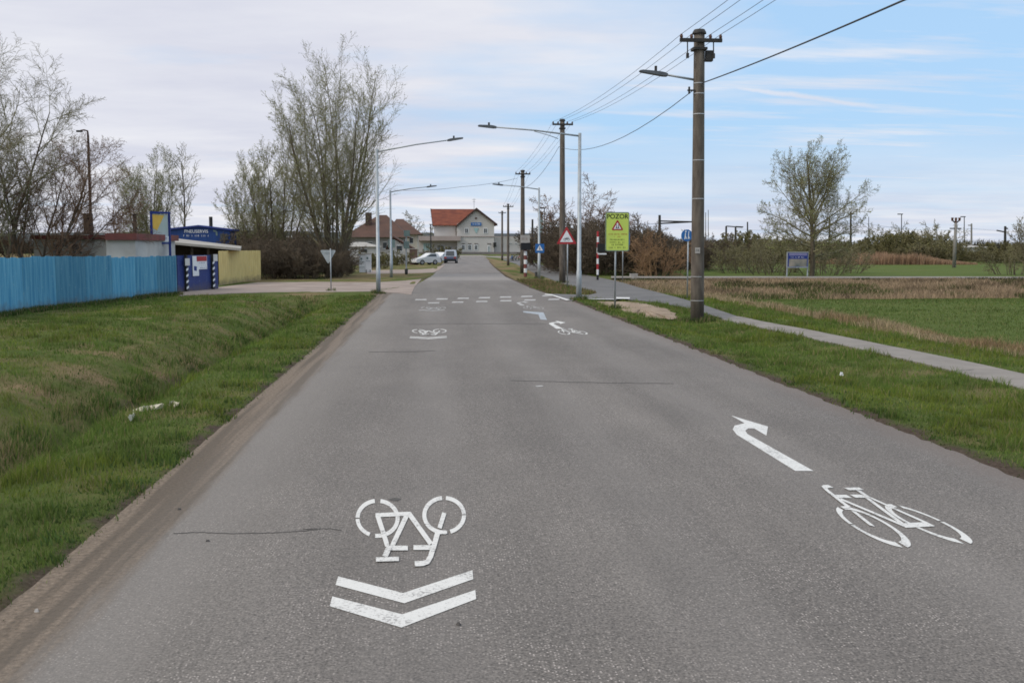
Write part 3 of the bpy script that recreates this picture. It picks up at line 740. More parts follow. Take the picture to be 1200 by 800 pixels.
# ------------------------------------------------------------------ utility poles
def utility_pole(px, pby, pty, label, r0=.2, r1=.13, arm=.75, lamp=False, low=None, lean=0):
    base = G(px, pby); top = P(px+lean, pty, base.y); z = top.z; x2 = top.x
    t = thing('utility_pole', base, label, 'utility pole', 'utility poles on the right of the road')
    b = MB(); ns = 8
    b.tube([(base.x+(x2-base.x)*k/ns, base.y, z*k/ns) for k in range(ns+1)], [r0+(r1-r0)*k/ns for k in range(ns+1)], 14)
    b.build('pole', M['pole'], t, True)
    c = MB(); c.tube([(x2, base.y, z), (x2, base.y, z+.04), (x2, base.y, z+.12)], [r1*1.35, r1*1.3, r1*1.0], 12); c.build('cap', M['dsteel'], t)
    a = MB(); az = z-.22; a.box((x2, base.y-r1-.05, az), (arm*2, .09, .1)); a.box((x2, base.y, az-.22), (r1*2.6, r1*2.6, .07)); ao = a.build('crossarm', M['dsteel'], t)
    for s in (-.93, -.45, .45, .93):
        i = MB(); i.tube([(x2+s*arm, base.y-r1-.05, az+.05), (x2+s*arm, base.y-r1-.05, az+.1), (x2+s*arm, base.y-r1-.05, az+.17)], [.035,.05,.03], 8); i.build('insulator', M['insul'], ao)
    if lamp:
        for s in (-.62, .62):
            d = MB(); d.tube([(x2+s*arm, base.y-.15, az-.04), (x2+s*arm+.01, base.y-.15, az-.45)], .018, 6); d.tube([(x2+s*arm+.01, base.y-.15, az-.36), (x2+s*arm+.01, base.y-.15, az-.5)], .045, 8); d.build('surge_arrester', M['dsteel'], ao)
        bx = MB(); bx.box((x2+r1+.13, base.y-.05, az-.42), (.2, .2, .3)); bx.build('junction_box', M['dsteel'], t)
        a0 = P(px-4, 93.5, base.y); a1 = P(782, 88, base.y-.1); tip = P(749, 82.5, base.y-.15)
        m_ = MB(); m_.tube([a0, a1], [.035, .03], 8); am = m_.build('lamp_arm', M['galv'], t, True)
        dn = (tip-a1).normalized(); hd = MB()
        pl = [a1+dn*p[0]+UZ*p[1]-Vector((0,.1,0)) for p in [(0,-.04),(.12,-.055),(.8,-.045),(.84,-.01),(.75,.02),(.25,.055),(.1,.05),(0,.03)]]
        hd.prism(pl, (0,.22,0)); ho = hd.build('lamp_head', M['lamp'], t)
        k = MB(); k.tube([a1+dn*.35+UZ*.05, a1+dn*.35+UZ*.2], .04, 8); k.build('sensor', M['dsteel'], ho)
        for py in (98, 110, 134, 188, 233):
            q = P(px+lean*(375-py)/338, py, base.y); rr = r0+(r1-r0)*q.z/z+.006
            bd = MB(); bd.tube([q-UZ*.012, q+UZ*.012], rr, 14); bd.build('band', M['band'], t)
        for py, w in ((324, .004), (352, .004)):
            q = P(px, py, base.y); rr = r0+(r1-r0)*q.z/z+w; bd = MB(); bd.tube([q-UZ*.01, q+UZ*.01], rr, 14); bd.build('band', M['band'], t)
        q = P(817.5, 293.5, base.y-r0*.92-.012); pt = MB(); pt.box(q, (.15,.01,.17)); po = pt.build('number_plate', M['concrete'], t)
        bm_ = MB(); bars(bm_, q, UX, UZ, .1, .06, DY, 3, .008, 3); bm_.build('numeral', M['black'], po)
        kb = MB(); q = P(810, 106, base.y-.1); kb.tube([q+Vector((-.06,0,.1)), q+Vector((-.06,0,-.1))], .03, 8); kb.box(q, (.22,.05,.04)); kb.build('cable_clamp', M['dsteel'], t)
    return t, Vector((x2, base.y, z))
p1, T1 = utility_pole(817, 375.5, 40, 'nearest tall weathered pole with side lamp arm and number plate', .2, .155, .62, True, lean=2.5)
p2, T2 = utility_pole(659, 331.5, 142, 'tall bare pole behind the red warning triangle', .2, .14, .62)
p3, T3 = utility_pole(612.5, 320, 201, 'third pole, rising behind the white board with the red striped leg', .22, .15, .62)
p4, T4 = utility_pole(595.5, 311, 240, 'slim pole with crossarm rising over the bicycles by the forecourt', .16, .12, .6)
p5, T5 = utility_pole(588.5, 305, 248, 'farthest pole, short and slim, just left of the one by the bicycles', .18, .14, .6)
def wire(name, spans, label, r=.008, sag=.35, n=12, cat='overhead wire', group=None):
    b = MB(); pts = []
    for a, c in zip(spans[:-1], spans[1:]):
        a = Vector(a); c = Vector(c)
        for k in range(n):
            t = k/n; p = a.lerp(c, t); p.z -= sag*4*t*(1-t); pts.append(p)
    pts.append(Vector(spans[-1])); b.tube(pts, r, 5)
    o = b.build(name, M['cond'], None, True); tag(o, label, cat, group); return o
for i, s in enumerate((-.93, -.45, .45, .93)):
    def at(T, a=.62): return (T.x+s*a, T.y-.2, T.z-.05)
    z0 = (T1.x+s*.62+.1, -6, T1.z-.05)
    wire('overhead_wire', [z0, at(T1), at(T2), at(T3), at(T4, .6)], ['outermost left wire along the pole crossarms','inner left wire along the pole crossarms','inner right wire along the pole crossarms','outermost right wire along the pole crossarms'][i], .007, .3, group='bare wires strung along the utility poles')
e1 = P(1060, 0, 15); e2 = P(1330, -118, 9)
k1 = P(824, 97, T1.y-.15); k2 = P(811, 107, T1.y-.15); k3 = P(655, 172, T2.y-.15)
wire('overhead_cable', [e2, e1, k1], 'thick twisted cable running from the near pole up out to the right', .017, .04, cat='cable')
wire('overhead_cable', [k2, k3], 'cable sagging from the near pole to the pole behind the triangle', .012, .75, cat='cable')
wire('overhead_cable', [P(470, 223, T3.y-8), P(540, 219, T3.y-4), P(606, 209, T3.y-.1)], 'low cable crossing the road from the left trees to the third pole', .012, .1, cat='cable')
wire('overhead_cable', [k3, P(608, 222, T3.y-.1)], 'cable running on from the pole behind the triangle to the third pole', .012, .6, cat='cable')

# ------------------------------------------------------------------ traffic signs
def post(t, base, z, r=.03, m='galv'):
    b = MB(); b.tube([base, (base.x, base.y, z)], r, 10); return b.build('post', M[m], t, True)
def plate(b, pts, c, th=.004):
    vs = [Vector(c)+UX*p[0]+UZ*p[1] for p in pts]; b.prism(vs, (0, th, 0))
def rrect(w, h, r, n=5):
    out = []
    for cx, cy, a0 in ((w/2-r, h/2-r, 0), (-w/2+r, h/2-r, 90), (-w/2+r, -h/2+r, 180), (w/2-r, -h/2+r, 270)):
        for k in range(n+1): a = R(a0+90*k/n); out.append((cx+r*math.cos(a), cy+r*math.sin(a)))
    return out
def tri(r, rr=.05, cy=0):
    pts = []
    for k in range(3):
        a = R(90+120*k); c = (math.cos(a)*(r-2*rr), math.sin(a)*(r-2*rr)+cy)
        for j in range(-3, 4):
            an = a+R(j*20); pts.append((c[0]+rr*math.cos(an), c[1]+rr*math.sin(an)))
    return pts
# POZOR board
base = G(720.5, 362.5); t = thing('warning_board', base, 'fluorescent yellow-green POZOR notice board on a post at the verge', 'sign')
ct = P(723.5, 271.5, base.y-.05); W = (738-709.5)*base.y/1200; Hh = (294.3-248.7)*base.y/1200
post(t, base, ct.z+.3, .03)
b = MB(); plate(b, rrect(W, Hh, .07), ct, .01); bo = b.build('board', M['lime'], t)
b = MB()
o_, i_ = rrect(W-.004, Hh-.004, .068), rrect(W-.06, Hh-.06, .045); n = len(o_)
vs = [ct+UX*p[0]+UZ*p[1]+DY*.004 for p in o_+i_]; b.add(vs, [(k, (k+1)%n, (k+1)%n+n, k+n) for k in range(n)])
b.build('border', M['tealbox'], bo)
b = MB(); text_mesh(b, 'POZOR', ct+UZ*Hh*.385, UX, UZ, Hh*.165, DY, .005); b.build('lettering', M['black'], bo)
b = MB(); flat(b, tri(Hh*.185, .03), ct+UZ*Hh*.13, UX, UZ, DY, .005); b.build('triangle_border', M['red'], bo)
b = MB(); flat(b, tri(Hh*.115, .01), ct+UZ*Hh*.125, UX, UZ, DY, .008); b.build('triangle_field', M['white'], bo)
b = MB(); cc_ = ct+UZ*Hh*.125
for sx in (-.035, .03): strokes(b, [(sx-.02,-.06),(sx,-.0),(sx,.05)], .02, cc_, UX, UZ, DY, .011); strokes(b, [(sx,0),(sx+.022,-.06)], .016, cc_, UX, UZ, DY, .013); disc(b, cc_, UX, UZ, DY, .012, .014, sx, .068, 10)
b.build('pictogram', M['black'], bo)
b = MB(); bars(b, ct-UZ*Hh*.065, UX, UZ, W*.84, Hh*.035, DY, 18, .005, 1); bars(b, ct-UZ*Hh*.13, UX, UZ, W*.3, Hh*.03, DY, 6, .005, 2); b.build('red_lines', M['red'], bo)
b = MB()
for k, (dz, ww, nn_) in enumerate(((.205,.62,11),(.275,.62,11),(.335,.5,9),(.41,.72,12))): bars(b, ct-UZ*Hh*dz, UX, UZ, W*ww, Hh*.036, DY, nn_, .005, 10+k)
b.build('small_print', M['black'], bo)

def bike_icon(b, c, s, off):
    for cx in (-.5, .5):
        for k in range(14):
            a = 2*PI*k/14; a2 = 2*PI*(k+1)/14
            flat(b, [(s*(cx+.34*math.cos(a)), s*(-.1+.34*math.sin(a))), (s*(cx+.34*math.cos(a2)), s*(-.1+.34*math.sin(a2))), (s*(cx+.25*math.cos(a2)), s*(-.1+.25*math.sin(a2))), (s*(cx+.25*math.cos(a)), s*(-.1+.25*math.sin(a)))], c, UX, UZ, DY, off)
    strokes(b, [(-.5*s,-.1*s),(-.15*s,.3*s),(.35*s,.3*s),(.5*s,-.1*s)], .09*s, c, UX, UZ, DY, off+.001)
    strokes(b, [(-.15*s,.42*s),(-.1*s,-.1*s),(.35*s,.3*s)], .09*s, c, UX, UZ, DY, off+.003)
    strokes(b, [(.25*s,.5*s),(.45*s,.5*s)], .08*s, c, UX, UZ, DY, off+.005)
# red warning triangle
base = G(664.8, 338); t = thing('warning_sign', base, 'red-bordered white warning triangle in front of the tall bare pole', 'sign')
y0 = base.y; c = P(664, 279, y0-.04); post(t, base, c.z+.3, .035)
sz = (286.5-266.5)*y0/1200
b = MB(); plate(b, tri(sz*.69, .035), c, .01); bo = b.build('plate', M['red'], t)
b = MB(); flat(b, tri(sz*.46, .02), c, UX, UZ, DY, .006); b.build('field', M['white'], bo)
b = MB(); bike_icon(b, c-UZ*sz*.06, sz*.22, .01); b.build('pictogram', M['black'], bo)
# blue pedestrian crossing sign by further lamp
base = G(632.5, 328); t = thing('crossing_sign', base, 'square blue pedestrian crossing sign beside the further right lamp post', 'sign')
c = P(632.5, 291, base.y-.2); b = MB(); b.tube([base-Vector((0,.15,0)), (base.x, base.y-.15, c.z+.3)], .03, 8); b.build('post', M['galv'], t, True)
s = 10.5*base.y/1200; b = MB(); plate(b, rrect(s, s, .04), c, .01); bo = b.build('plate', M['sblue'], t)
b = MB(); flat(b, tri(s*.42, .01, -.02), c, UX, UZ, DY, .006); b.build('field', M['white'], bo)
b = MB(); strokes(b, [(-.04,-.1),(0,0),(0,.08)], .03, c, UX, UZ, DY, .009); strokes(b, [(0,0),(.05,-.1)], .03, c, UX, UZ, DY, .011); disc(b, c, UX, UZ, DY, .01, .025, 0, .11, 8); b.build('pictogram', M['black'], bo)
# blue round sign
base = G(805.3, 350); t = thing('shared_path_sign', base, 'round blue shared path sign on a thin post left of the nearest pole', 'sign')
c = P(805, 275.8, base.y-.04); post(t, base, c.z+.25, .028); r_ = 6.9*base.y/1200
b = MB(); plate(b, [(r_*math.cos(2*PI*k/32), r_*math.sin(2*PI*k/32)) for k in range(32)], c, .01); bo = b.build('plate', M['sblue'], t)
b = MB(); strokes(b, [(-.09,-.16),(-.07,0),(-.06,.1)], .04, c, UX, UZ, DY, .006); strokes(b, [(-.07,0),(-.02,-.15)], .035, c, UX, UZ, DY, .008); disc(b, c, UX, UZ, DY, .007, .035, -.05, .16, 10)
strokes(b, [(.07,.1),(.07,-.03),(.05,-.16)], .035, c, UX, UZ, DY, .006); strokes(b, [(.07,-.03),(.12,-.14)], .03, c, UX, UZ, DY, .008); disc(b, c, UX, UZ, DY, .007, .028, .075, .14, 10); b.build('pictogram', M['white'], bo)
# blue sign behind POZOR
base = G(729.5, 331); t = thing('blue_sign', base, 'small square blue sign half hidden behind the yellow-green board', 'sign')
c = P(731, 280, base.y-.04); post(t, base, c.z+.3, .03)
b = MB(); plate(b, rrect(.75, .75, .05), c, .01); bo = b.build('plate', M['sblue'], t); b = MB(); flat(b, [(-.2,-.3),(.28,-.3),(.28,-.22),(-.2,-.22)], c, UX, UZ, DY, .006); b.build('pictogram', M['white'], bo)
# give way sign seen from behind
base = G(388, 341); t = thing('give_way_sign', base, 'grey back of a downward triangle sign at the side road mouth', 'sign')
c = P(384.5, 298.5, base.y+.04); post(t, base, c.z+.3, .03)
s = 16*base.y/1200; pts = [(-p[0], -p[1]) for p in tri(s*.68, .05)]
b = MB(); plate(b, pts, c, .01); bo = b.build('plate', M['signback'], t)
b = MB(); b.box(c+Vector((0,-.02,.1)), (.3,.02,.03)); b.build('bracket', M['galv'], bo)
b = MB(); flat(b, pts, c+Vector((0,.016,0)), UX, UZ, DY, 0); b.build('face', M['red'], bo)
# striped barrier post with black housing
base = G(700.3, 328.3); t = thing('barrier_post', base, 'red and white striped post with a black box left of the yellow-green board', 'post')
zt = P(700, 271, base.y).z; nst = 9
for k in range(nst):
    if k % 2 == 0:
        b = MB(); b.tube([(base.x, base.y, zt*k/nst), (base.x, base.y, zt*(k+1)/nst)], .075, 10); b.build('band', M['black'] if k == 0 else M['red'], t)
    else:
        b = MB(); b.tube([(base.x, base.y, zt*k/nst), (base.x, base.y, zt*(k+1)/nst)], .074, 10); b.build('band', M['white'], t)
c = P(704.5, 290.5, base.y-.2); b = MB(); b.box(c, (.5,.3,.55)); b.build('housing', M['plastic'], t)
c = P(705.5, 297.5, base.y-.25); b = MB(); b.box(c, (.55,.2,.09)); b.build('bracket', M['white'], t)
# level crossing board + red/white leg near pole 3
base = G(613.8, 324.5); t = thing('stop_board', base, 'white board with black window on a red striped leg before the third pole', 'sign')
s = base.y/1200
c = P(615.3, 280, base.y-.1); b = MB(); b.box(c, (11*s, .1, 9*s)); bo = b.build('board', M['concrete'], t)
b = MB(); bars(b, c+Vector((0,-.06,0)), UX, UZ, 8*s, 3*s, DY, 7, .005, 5); b.build('lettering', M['fascia'], bo)
c = P(616, 288.8, base.y-.1); b = MB(); b.box(c, (11.5*s, .25, 8.2*s)); b.build('display', M['black'], t)
zt = P(615, 284, base.y).z
for k in range(8):
    x_ = base.x+.12; b = MB(); b.tube([(x_, base.y, zt*k/8), (x_, base.y, zt*(k+1)/8)], .12, 8); b.build('band', M['white'] if k % 2 else M['fascia'], t)
# bins
def bin_(px, py, label, hpx=6.5, wpx=4):
    base = G(px, py); s = base.y/1200; t = thing('litter_bin', base, label, 'litter bin')
    b = MB(); b.tube([base, base+UZ*.04, base+UZ*hpx*s*.9], [wpx*s*.4, wpx*s*.42, wpx*s*.5], 12); b.build('body', M['plastic'], t, True)
    b = MB(); b.tube([base+UZ*hpx*s*.905, base+UZ*hpx*s], [wpx*s*.55, wpx*s*.4], 12); b.build('lid', M['dsteel'], t)
bin_(628.5, 325, 'small black bin at the foot of the further right lamp post')
bin_(476.2, 321.5, 'small black bin under the grey-green box post on the left')
bin_(622.8, 309.5, 'dark rounded bin right of the white board', 12, 5.5)
# white box at right roadside
base = G(742.5, 328); s = base.y/1200; t = thing('marker_box', base, 'small white box standing before the brown thicket', 'box')
b = MB(); b.box(base+UZ*4*s, (8.5*s, .4, 6*s)); b.build('box', M['wallwhite'], t)
b = MB(); b.box(base+UZ*7.15*s, (9.2*s, .5, .5*s)); b.build('lid', M['concrete'], t)
# info board under tree
base = G(934, 326.5); s = base.y/1200; t = thing('info_board', base, 'dark picture notice board on two grey legs below the bare tree', 'notice board')
for dx in (-12.6, 12.6):
    b = MB(); b.tube([(base.x+dx*s, base.y, 0), (base.x+dx*s, base.y, 32*s)], .05, 8); b.build('leg', M['galv'], t)
c = Vector((base.x, base.y-.06, 22.5*s)); b = MB(); b.box(c, (24*s,.05,17*s)); bo = b.build('panel', M['navy'], t)
for sg in (-1, 1): b = MB(); b.box(c+UZ*8.9*s*sg, (26*s,.09,1.0*s)); b.build('rail', M['galv'], bo)
pm = mat('printed landscape photo', (.1,.12,.11), (.3,.27,.22), 1.6, .4, c3=(.55,.55,.55))
b = MB(); flat(b, [(-11*s,-8*s),(11*s,-8*s),(11*s,1*s),(-11*s,1*s)], c, UX, UZ, DY, .03); b.build('picture', pm, bo)
b = MB(); flat(b, [(-11*s,5*s),(11*s,5*s),(11*s,8*s),(-11*s,8*s)], c, UX, UZ, DY, .03); b.build('header', mat('lavender print', (.2,.2,.36), None, 3, .4), bo)
b = MB(); bars(b, c+UZ*3*s, UX, UZ, 18*s, 1.3*s, DY, 14, .032, 5); b.build('small_print', M['white'], bo)

# ------------------------------------------------------------------ left yard: fence, gate, buildings
def corr(b, a, c, z0, z1, pitch=.2, amp=.03):
    a = Vector(a); c = Vector(c); d = c-a; L_ = d.length; t = d.normalized(); n = Vector((t.y, -t.x, 0)); k = max(2, int(L_/pitch*4)); vs = []; js = []; jt = 0
    seq = [0, 1, 1, 0]
    for i in range(k+1):
        if i % 4 == 0: jt = random.uniform(-.022, .022) if pitch > .26 else random.uniform(-.006, .006)
        js.append(jt); p = a+d*i/k+n*amp*seq[i % 4]; vs += [(p.x, p.y, z0), (p.x, p.y, z1+jt)]
    for i in range(k+1):
        p = a+d*i/k+n*(amp*seq[i % 4]-.012); vs += [(p.x, p.y, z0), (p.x, p.y, z1+js[i])]
    m = 2*(k+1); fs = []
    for i in range(k): fs += [(2*i, 2*i+2, 2*i+3, 2*i+1), (m+2*i, m+2*i+1, m+2*i+3, m+2*i+2), (2*i+1, 2*i+3, m+2*i+3, m+2*i+1)]
    b.add(vs, fs)
A = G(0, 370); B = G(208, 345.5); d = (B-A); A2 = A-d*.35
def muddy(m, h0=.55, c=(.12,.095,.07)):
    nt, N, L = nodes(m); b_ = N['Principled BSDF']; src = b_.inputs['Base Color'].links[0].from_socket
    ge = N.new('ShaderNodeNewGeometry'); sp_ = N.new('ShaderNodeSeparateXYZ'); L.new(ge.outputs['Position'], sp_.inputs[0])
    nz = noise(nt, ge.outputs['Position'], 2.6, 6, .7); nz2 = noise(nt, ge.outputs['Position'], 11, 4, .7)
    f = mrange(nt, math_(nt, 'ADD', sp_.outputs[2], math_(nt, 'MULTIPLY', nz, -.9)), -.05, -.48, 0, .75)
    col = mixrgb(nt, f, src, c); col = mixrgb(nt, mrange(nt, nz2, .6, .72, 0, .45), col, tuple(min(1, x*1.8) for x in (.2,.27,.3)))
    L.new(col, b_.inputs['Base Color'])
bl = []
random.seed(5)
M['blues'] = [mat('sky blue fence paint '+c_, (.055*f,.225*f,.37*f), (.125*f,.34*f,.47*f), 1.6, .6, stretch=(9,9,.4), c3=(.2*f,.38*f,.48*f)) for c_, f in (('a',.75),('b',1.),('c',1.15),('d',.88))]
for m_ in M['blues']+[M['yellow'], M['wallwhite'], M['gateblue']]: muddy(m_)
t = thing('blue_fence', A, 'long sky-blue corrugated metal fence along the left bank', 'fence')
seg = 9; tot = B-A2
for k in range(seg):
    a = A2+tot*k/seg; c = A2+tot*(k+1)/seg; b = MB()
    zt = 1.86 if (A2+tot*(k+.5)/seg).y < P(103,303,40).y else 1.76
    zt = 1.84+.02*random.random() if k < 6 else 1.77+.02*random.random()
    corr(b, a, c-tot.normalized()*.02, -.03, zt, .3, .05); b.build('panel', M['blues'][(k*3) % 4], t)
for k in range(seg+1):
    a = A2+tot*k/seg+Vector((-.05,.12,0)); b = MB(); b.tube([a, a+UZ*1.7], .03, 6); b.build('fence_post', M['dsteel'], t)
# gate
g0 = G(209, 342.5); g1 = G(256, 338.5); t = thing('blue_gate', g0, 'navy blue steel gate with white notice between blue and yellow fences', 'gate')
dg_ = (g1-g0).normalized(); nrm = Vector((dg_.y, -dg_.x, 0)); Lg = (g1-g0).length
def gp(u, z, o=0): return g0+dg_*u*Lg+UZ*z+nrm*o
zg = (343-301)*g0.y/1200
b = MB(); b.prism([gp(0,.02), gp(1,.02), gp(1,zg), gp(0,zg)], -nrm*.05); b.build('door_leaf', M['gateblue'], t)
for u0 in (.16, .82):
    pst = None
    b = MB(); b.box(gp(u0, zg*.5+.02, .09), (.15,.1,zg), math.atan2(dg_.y, dg_.x)); pst = b.build('gate_post', M['plastic'], t)
    for k in range(5):
        z_ = .12+k*(zg-.3)/5.; b = MB(); b.prism([gp(u0-.026,z_,.146), gp(u0+.026,z_+.07,.146), gp(u0+.026,z_+.18,.146), gp(u0-.026,z_+.11,.146)], nrm*.005); b.build('stripe', M['white'], pst)
b = MB(); b.prism([gp(.34,zg*.98,.03), gp(.34,zg*.42,.03), gp(.49,zg*.42,.03), gp(.49,zg*.60,.03), gp(.70,zg*.60,.03), gp(.70,zg*.98,.03)], nrm*.01); no = b.build('notice', M['white'], t)
b = MB(); b.prism([gp(.44,zg*.97,.045), gp(.44,zg*.83,.045), gp(.69,zg*.83,.045), gp(.69,zg*.97,.045)], nrm*.004); b.build('notice_header', M['red'], no)
b = MB()
for k in range(3): bars(b, gp(.59, zg*(.78-.07*k), .044), dg_, UZ, Lg*.19, .05, nrm, 9, .004, 30+k)
b.prism([gp(.37,zg*.7,.046), gp(.37,zg*.58,.046), gp(.43,zg*.56,.046), gp(.44,zg*.68,.046)], nrm*.003); b.build('small_print', M['navy'], no)
for u0, zz_ in ((.155,.72),(.86,.82)):
    b = MB(); b.prism([gp(u0-.05,zg*zz_,.17), gp(u0-.05,zg*(zz_+.2),.17), gp(u0+.06,zg*(zz_+.2),.17), gp(u0+.06,zg*zz_,.17)], -nrm*.008); b.build('notice', M['wallwhite'], t)
# yellow fence
y0_ = G(257, 334.5); y1_ = G(290, 329.5); y2_ = G(306, 328.5); t = thing('yellow_fence', y0_, 'faded yellow corrugated fence right of the navy gate', 'fence')
for a, c in ((y0_, y0_.lerp(y1_, .5)), (y0_.lerp(y1_, .5), y1_), (y1_, y2_)):
    b = MB(); corr(b, a, c, -.02, (334.5-295)*y0_.y/1200, .25, .03); b.build('panel', M['yellow'], t)
# advertising sign in blue frame
yb = G(208, 343).y+1.0
q0 = P(177, 247.5, yb); q1 = P(198, 249.5, yb+.6); t = thing('advertising_sign', (q0.x, yb, 0), 'tall blue-framed poster with yellow corner rising behind the blue fence', 'sign')
for q in (q0, q1):
    b = MB(); b.box((q.x, q.y, q.z/2), (.1,.1,q.z)); b.build('post', M['navy'], t)
dx_ = (q1-q0); dx_.z = 0; wL = dx_.length; dx_.normalize(); nn_ = Vector((dx_.y, -dx_.x, 0)); zb = P(185, 284, yb).z
b = MB(); b.prism([Vector((q0.x,q0.y,zb))+dx_*.05, Vector((q1.x,q1.y,zb))-dx_*.05, Vector((q1.x,q1.y,q1.z-.1))-dx_*.05, Vector((q0.x,q0.y,q0.z-.1))+dx_*.05], -nn_*.03); pn_ = b.build('poster', M['adgreen'], t)
def ap(u, v): return Vector((q0.x, q0.y, zb+.0))+dx_*(u*wL)+UZ*v*(q0.z-.12-zb)+nn_*.01
b = MB(); b.prism([ap(.06,.98), ap(.06,.5), ap(.3,.42), ap(.72,.95)], nn_*.004); b.build('yellow_print', M['adyellow'], pn_)
b = MB(); b.prism([ap(.05,.03), ap(.95,.03), ap(.95,.22), ap(.05,.22)], nn_*.004); b.build('white_print', M['white'], pn_)
b = MB(); bars(b, ap(.5,.14)+nn_*.006, dx_, UZ, wL*.75, .12, nn_, 12, .003, 77); b.build('small_print', M['navy'], pn_)
b = MB(); b.box((q0+q1)/2+UZ*-.03, (wL+.1,.12,.1), math.atan2(dx_.y, dx_.x)); b.box(Vector(((q0.x+q1.x)/2,(q0.y+q1.y)/2,zb-.04)), (wL+.1,.1,.08), math.atan2(dx_.y, dx_.x)); b.build('frame', M['navy'], t)
# low white building with brown roof edge
def pbox(b, px0, px1, py0, py1, y, depth, zbase=None):
    a = P(px0, py1, y); c = P(px1, py0, y); z0 = 0 if zbase is None else zbase
    if zbase == 'px': z0 = a.z
    b.box(((a.x+c.x)/2, y+depth/2, (z0+c.z)/2), (c.x-a.x, depth, c.z-z0)); return a, c
yw = 47.0
a = P(60, 280, yw); t = thing('white_outbuilding', (a.x, yw, 0), 'low dirty white outbuilding with red-brown roof edge behind the blue fence', 'building')
b = MB(); pbox(b, 40, 125, 280.5, 305, yw+1.5, 6); pbox(b, 125, 158.5, 281.5, 305, yw, 7); b.build('wall', M['wallwhite'], t)
b = MB()
pbox(b, 36, 126, 275.5, 280.4, yw+1.3, 6.5, 'px'); pbox(b, 123, 160, 273.6, 281.3, yw-.25, 7.5, 'px'); ro = b.build('roof', M['fascia'], t)
b = MB(); b.box(P(104, 277, yw+4)+UZ*.6, (.35,.35,1.)); b.build('chimney', M['timber'], ro)
for px0, px1 in ((60,68),(85,95)):
    b = MB(); pbox(b, px0, px1, 286, 297, yw+1.44, .04, 'px'); b.build('window', M['glass'], t)
# open shed with sloping grey roof
ys_ = 61.5
t = thing('open_shed', P(160, 340, ys_)*1, 'dark open shed under a sloping grey roof behind the navy gate', 'shed')
t.location = (P(160,300,ys_).x, ys_, 0); ORG[t.name] = Vector(t.location)
r0 = P(159, 279.5, ys_); r1 = P(282, 291, ys_); r2 = P(283, 288.4, ys_+9); r3 = P(160, 273.8, ys_+9)
b = MB(); b.prism([r0, r1, r2, r3], (0,0,-.14)); b.build('roof', M['shedroof'], t)
b = MB(); a = P(160,300,ys_+8.5); c = P(280,300,ys_+8.5); b.prism([(a.x,ys_+8.5,0),(c.x,ys_+8.5,0),(c.x,ys_+8.5,r2.z-.16),(a.x,ys_+8.5,r3.z-.16)], (0,.15,0)); b.build('back_wall', M['timber'], t)
for px in (163, 195, 225, 244):
    q = P(px, 290, ys_+.3); b = MB(); zt_ = r0.z+(r1.z-r0.z)*(px-159)/123-.1; b.box((q.x, q.y, zt_/2), (.13,.13,zt_)); b.build('post', M['timber'], t)
for px, z_ in ((172, 1.3),(208, 1.2),(238, 1.1)):
    q = P(px, 290, ys_+4); b = MB(); b.box((q.x, q.y, z_/2), (1.6, 1.2, z_), .2); b.build('crate_stack', M['brick'], t)
# blue workshop
yb_ = 76.0
t = thing('blue_workshop', (P(236,300,yb_).x, yb_, 0), 'blue metal workshop lettered PNEUSERVIS behind the shed', 'building')
a0 = P(194, 300, yb_); a1 = P(270, 300, yb_); zl = P(197, 270.5, yb_).z; zr2 = P(270, 270.5, yb_).z; pk = P(233, 266, yb_)
b = MB(); b.prism([(a0.x,yb_,0),(a1.x,yb_,0),(a1.x,yb_,zr2),(pk.x,yb_,pk.z),(a0.x,yb_,zl)], (0,2.4,0)); wo = b.build('wall', M['blding'], t)
b = MB()
for (xa,za),(xb,zb_) in (((a0.x-.2,zl-.02),(pk.x,pk.z)),((pk.x,pk.z),(a1.x+.2,zr2-.02))):
    b.prism([(xa,yb_-.15,za+.02),(xb,yb_-.15,zb_+.02),(xb,yb_-.15,zb_+.14),(xa,yb_-.15,za+.14)], (0,2.7,0))
b.build('roof', M['navy'], t)
sc_ = yb_/1200
b = MB(); c_ = P(230, 271.3, yb_); text_mesh(b, 'PNEUSERVIS', c_, UX, UZ, 5.0*sc_, DY, .03); bars(b, P(230,276.3,yb_), UX, UZ, 29*sc_, 2.0*sc_, DY, 16, .03, 9); b.build('lettering', M['white'], wo)
b = MB(); q = P(252, 272.5, yb_); strokes(b, [(-2*sc_,2*sc_),(1.6*sc_,1.4*sc_),(2*sc_,-3.5*sc_)], .12, q, UX, UZ, DY, .03); b.build('emblem', M['tealbox'], wo)
b = MB(); pbox(b, 258, 267, 274, 282, yb_-.05, .04, 'px'); b.build('window', M['glass'], wo)
q = P(247.2, 265, yb_+1.2); b = MB(); b.tube([(q.x,q.y,q.z-1.2),(q.x,q.y,P(247,254,yb_+1.2).z)], .13, 8); b.build('chimney', M['dsteel'], t)

# thin old lamp far left
base = Vector((P(107.5, 300, 58).x, 58, 0)); top = P(103, 154, 58); t = thing('old_lamp_post', base, 'tall thin rusty lamp post leaning above the left outbuilding', 'street lamp')
b = MB(); b.tube([base, base.lerp(top, .97), top+Vector((-.02,0,.02)), top+Vector((-.2,0,.07)), top+Vector((-.38,0,.04))], [.1,.065,.05,.04,.04], 8); b.build('post', M['roofdark'], t, True)
b = MB(); b.box(top+Vector((-.45,0,0)), (.3,.15,.1)); b.build('lamp_head', M['dsteel'], t)
for px, pt, pb, yy in ((369/2.4*1+0, 252, 300, 60),):
    q = P(157.5, pt, yy); base = Vector((q.x, yy, 0)); t = thing('timber_post', base, 'dark stout timber post left of the blue-framed poster', 'post')
    b = MB(); b.tube([base, q], [.13,.11], 8); b.build('shaft', M['timber'], t)
    b = MB(); b.box(q+UZ*.03, (.3,.3,.06)); b.build('cap', M['dsteel'], t)

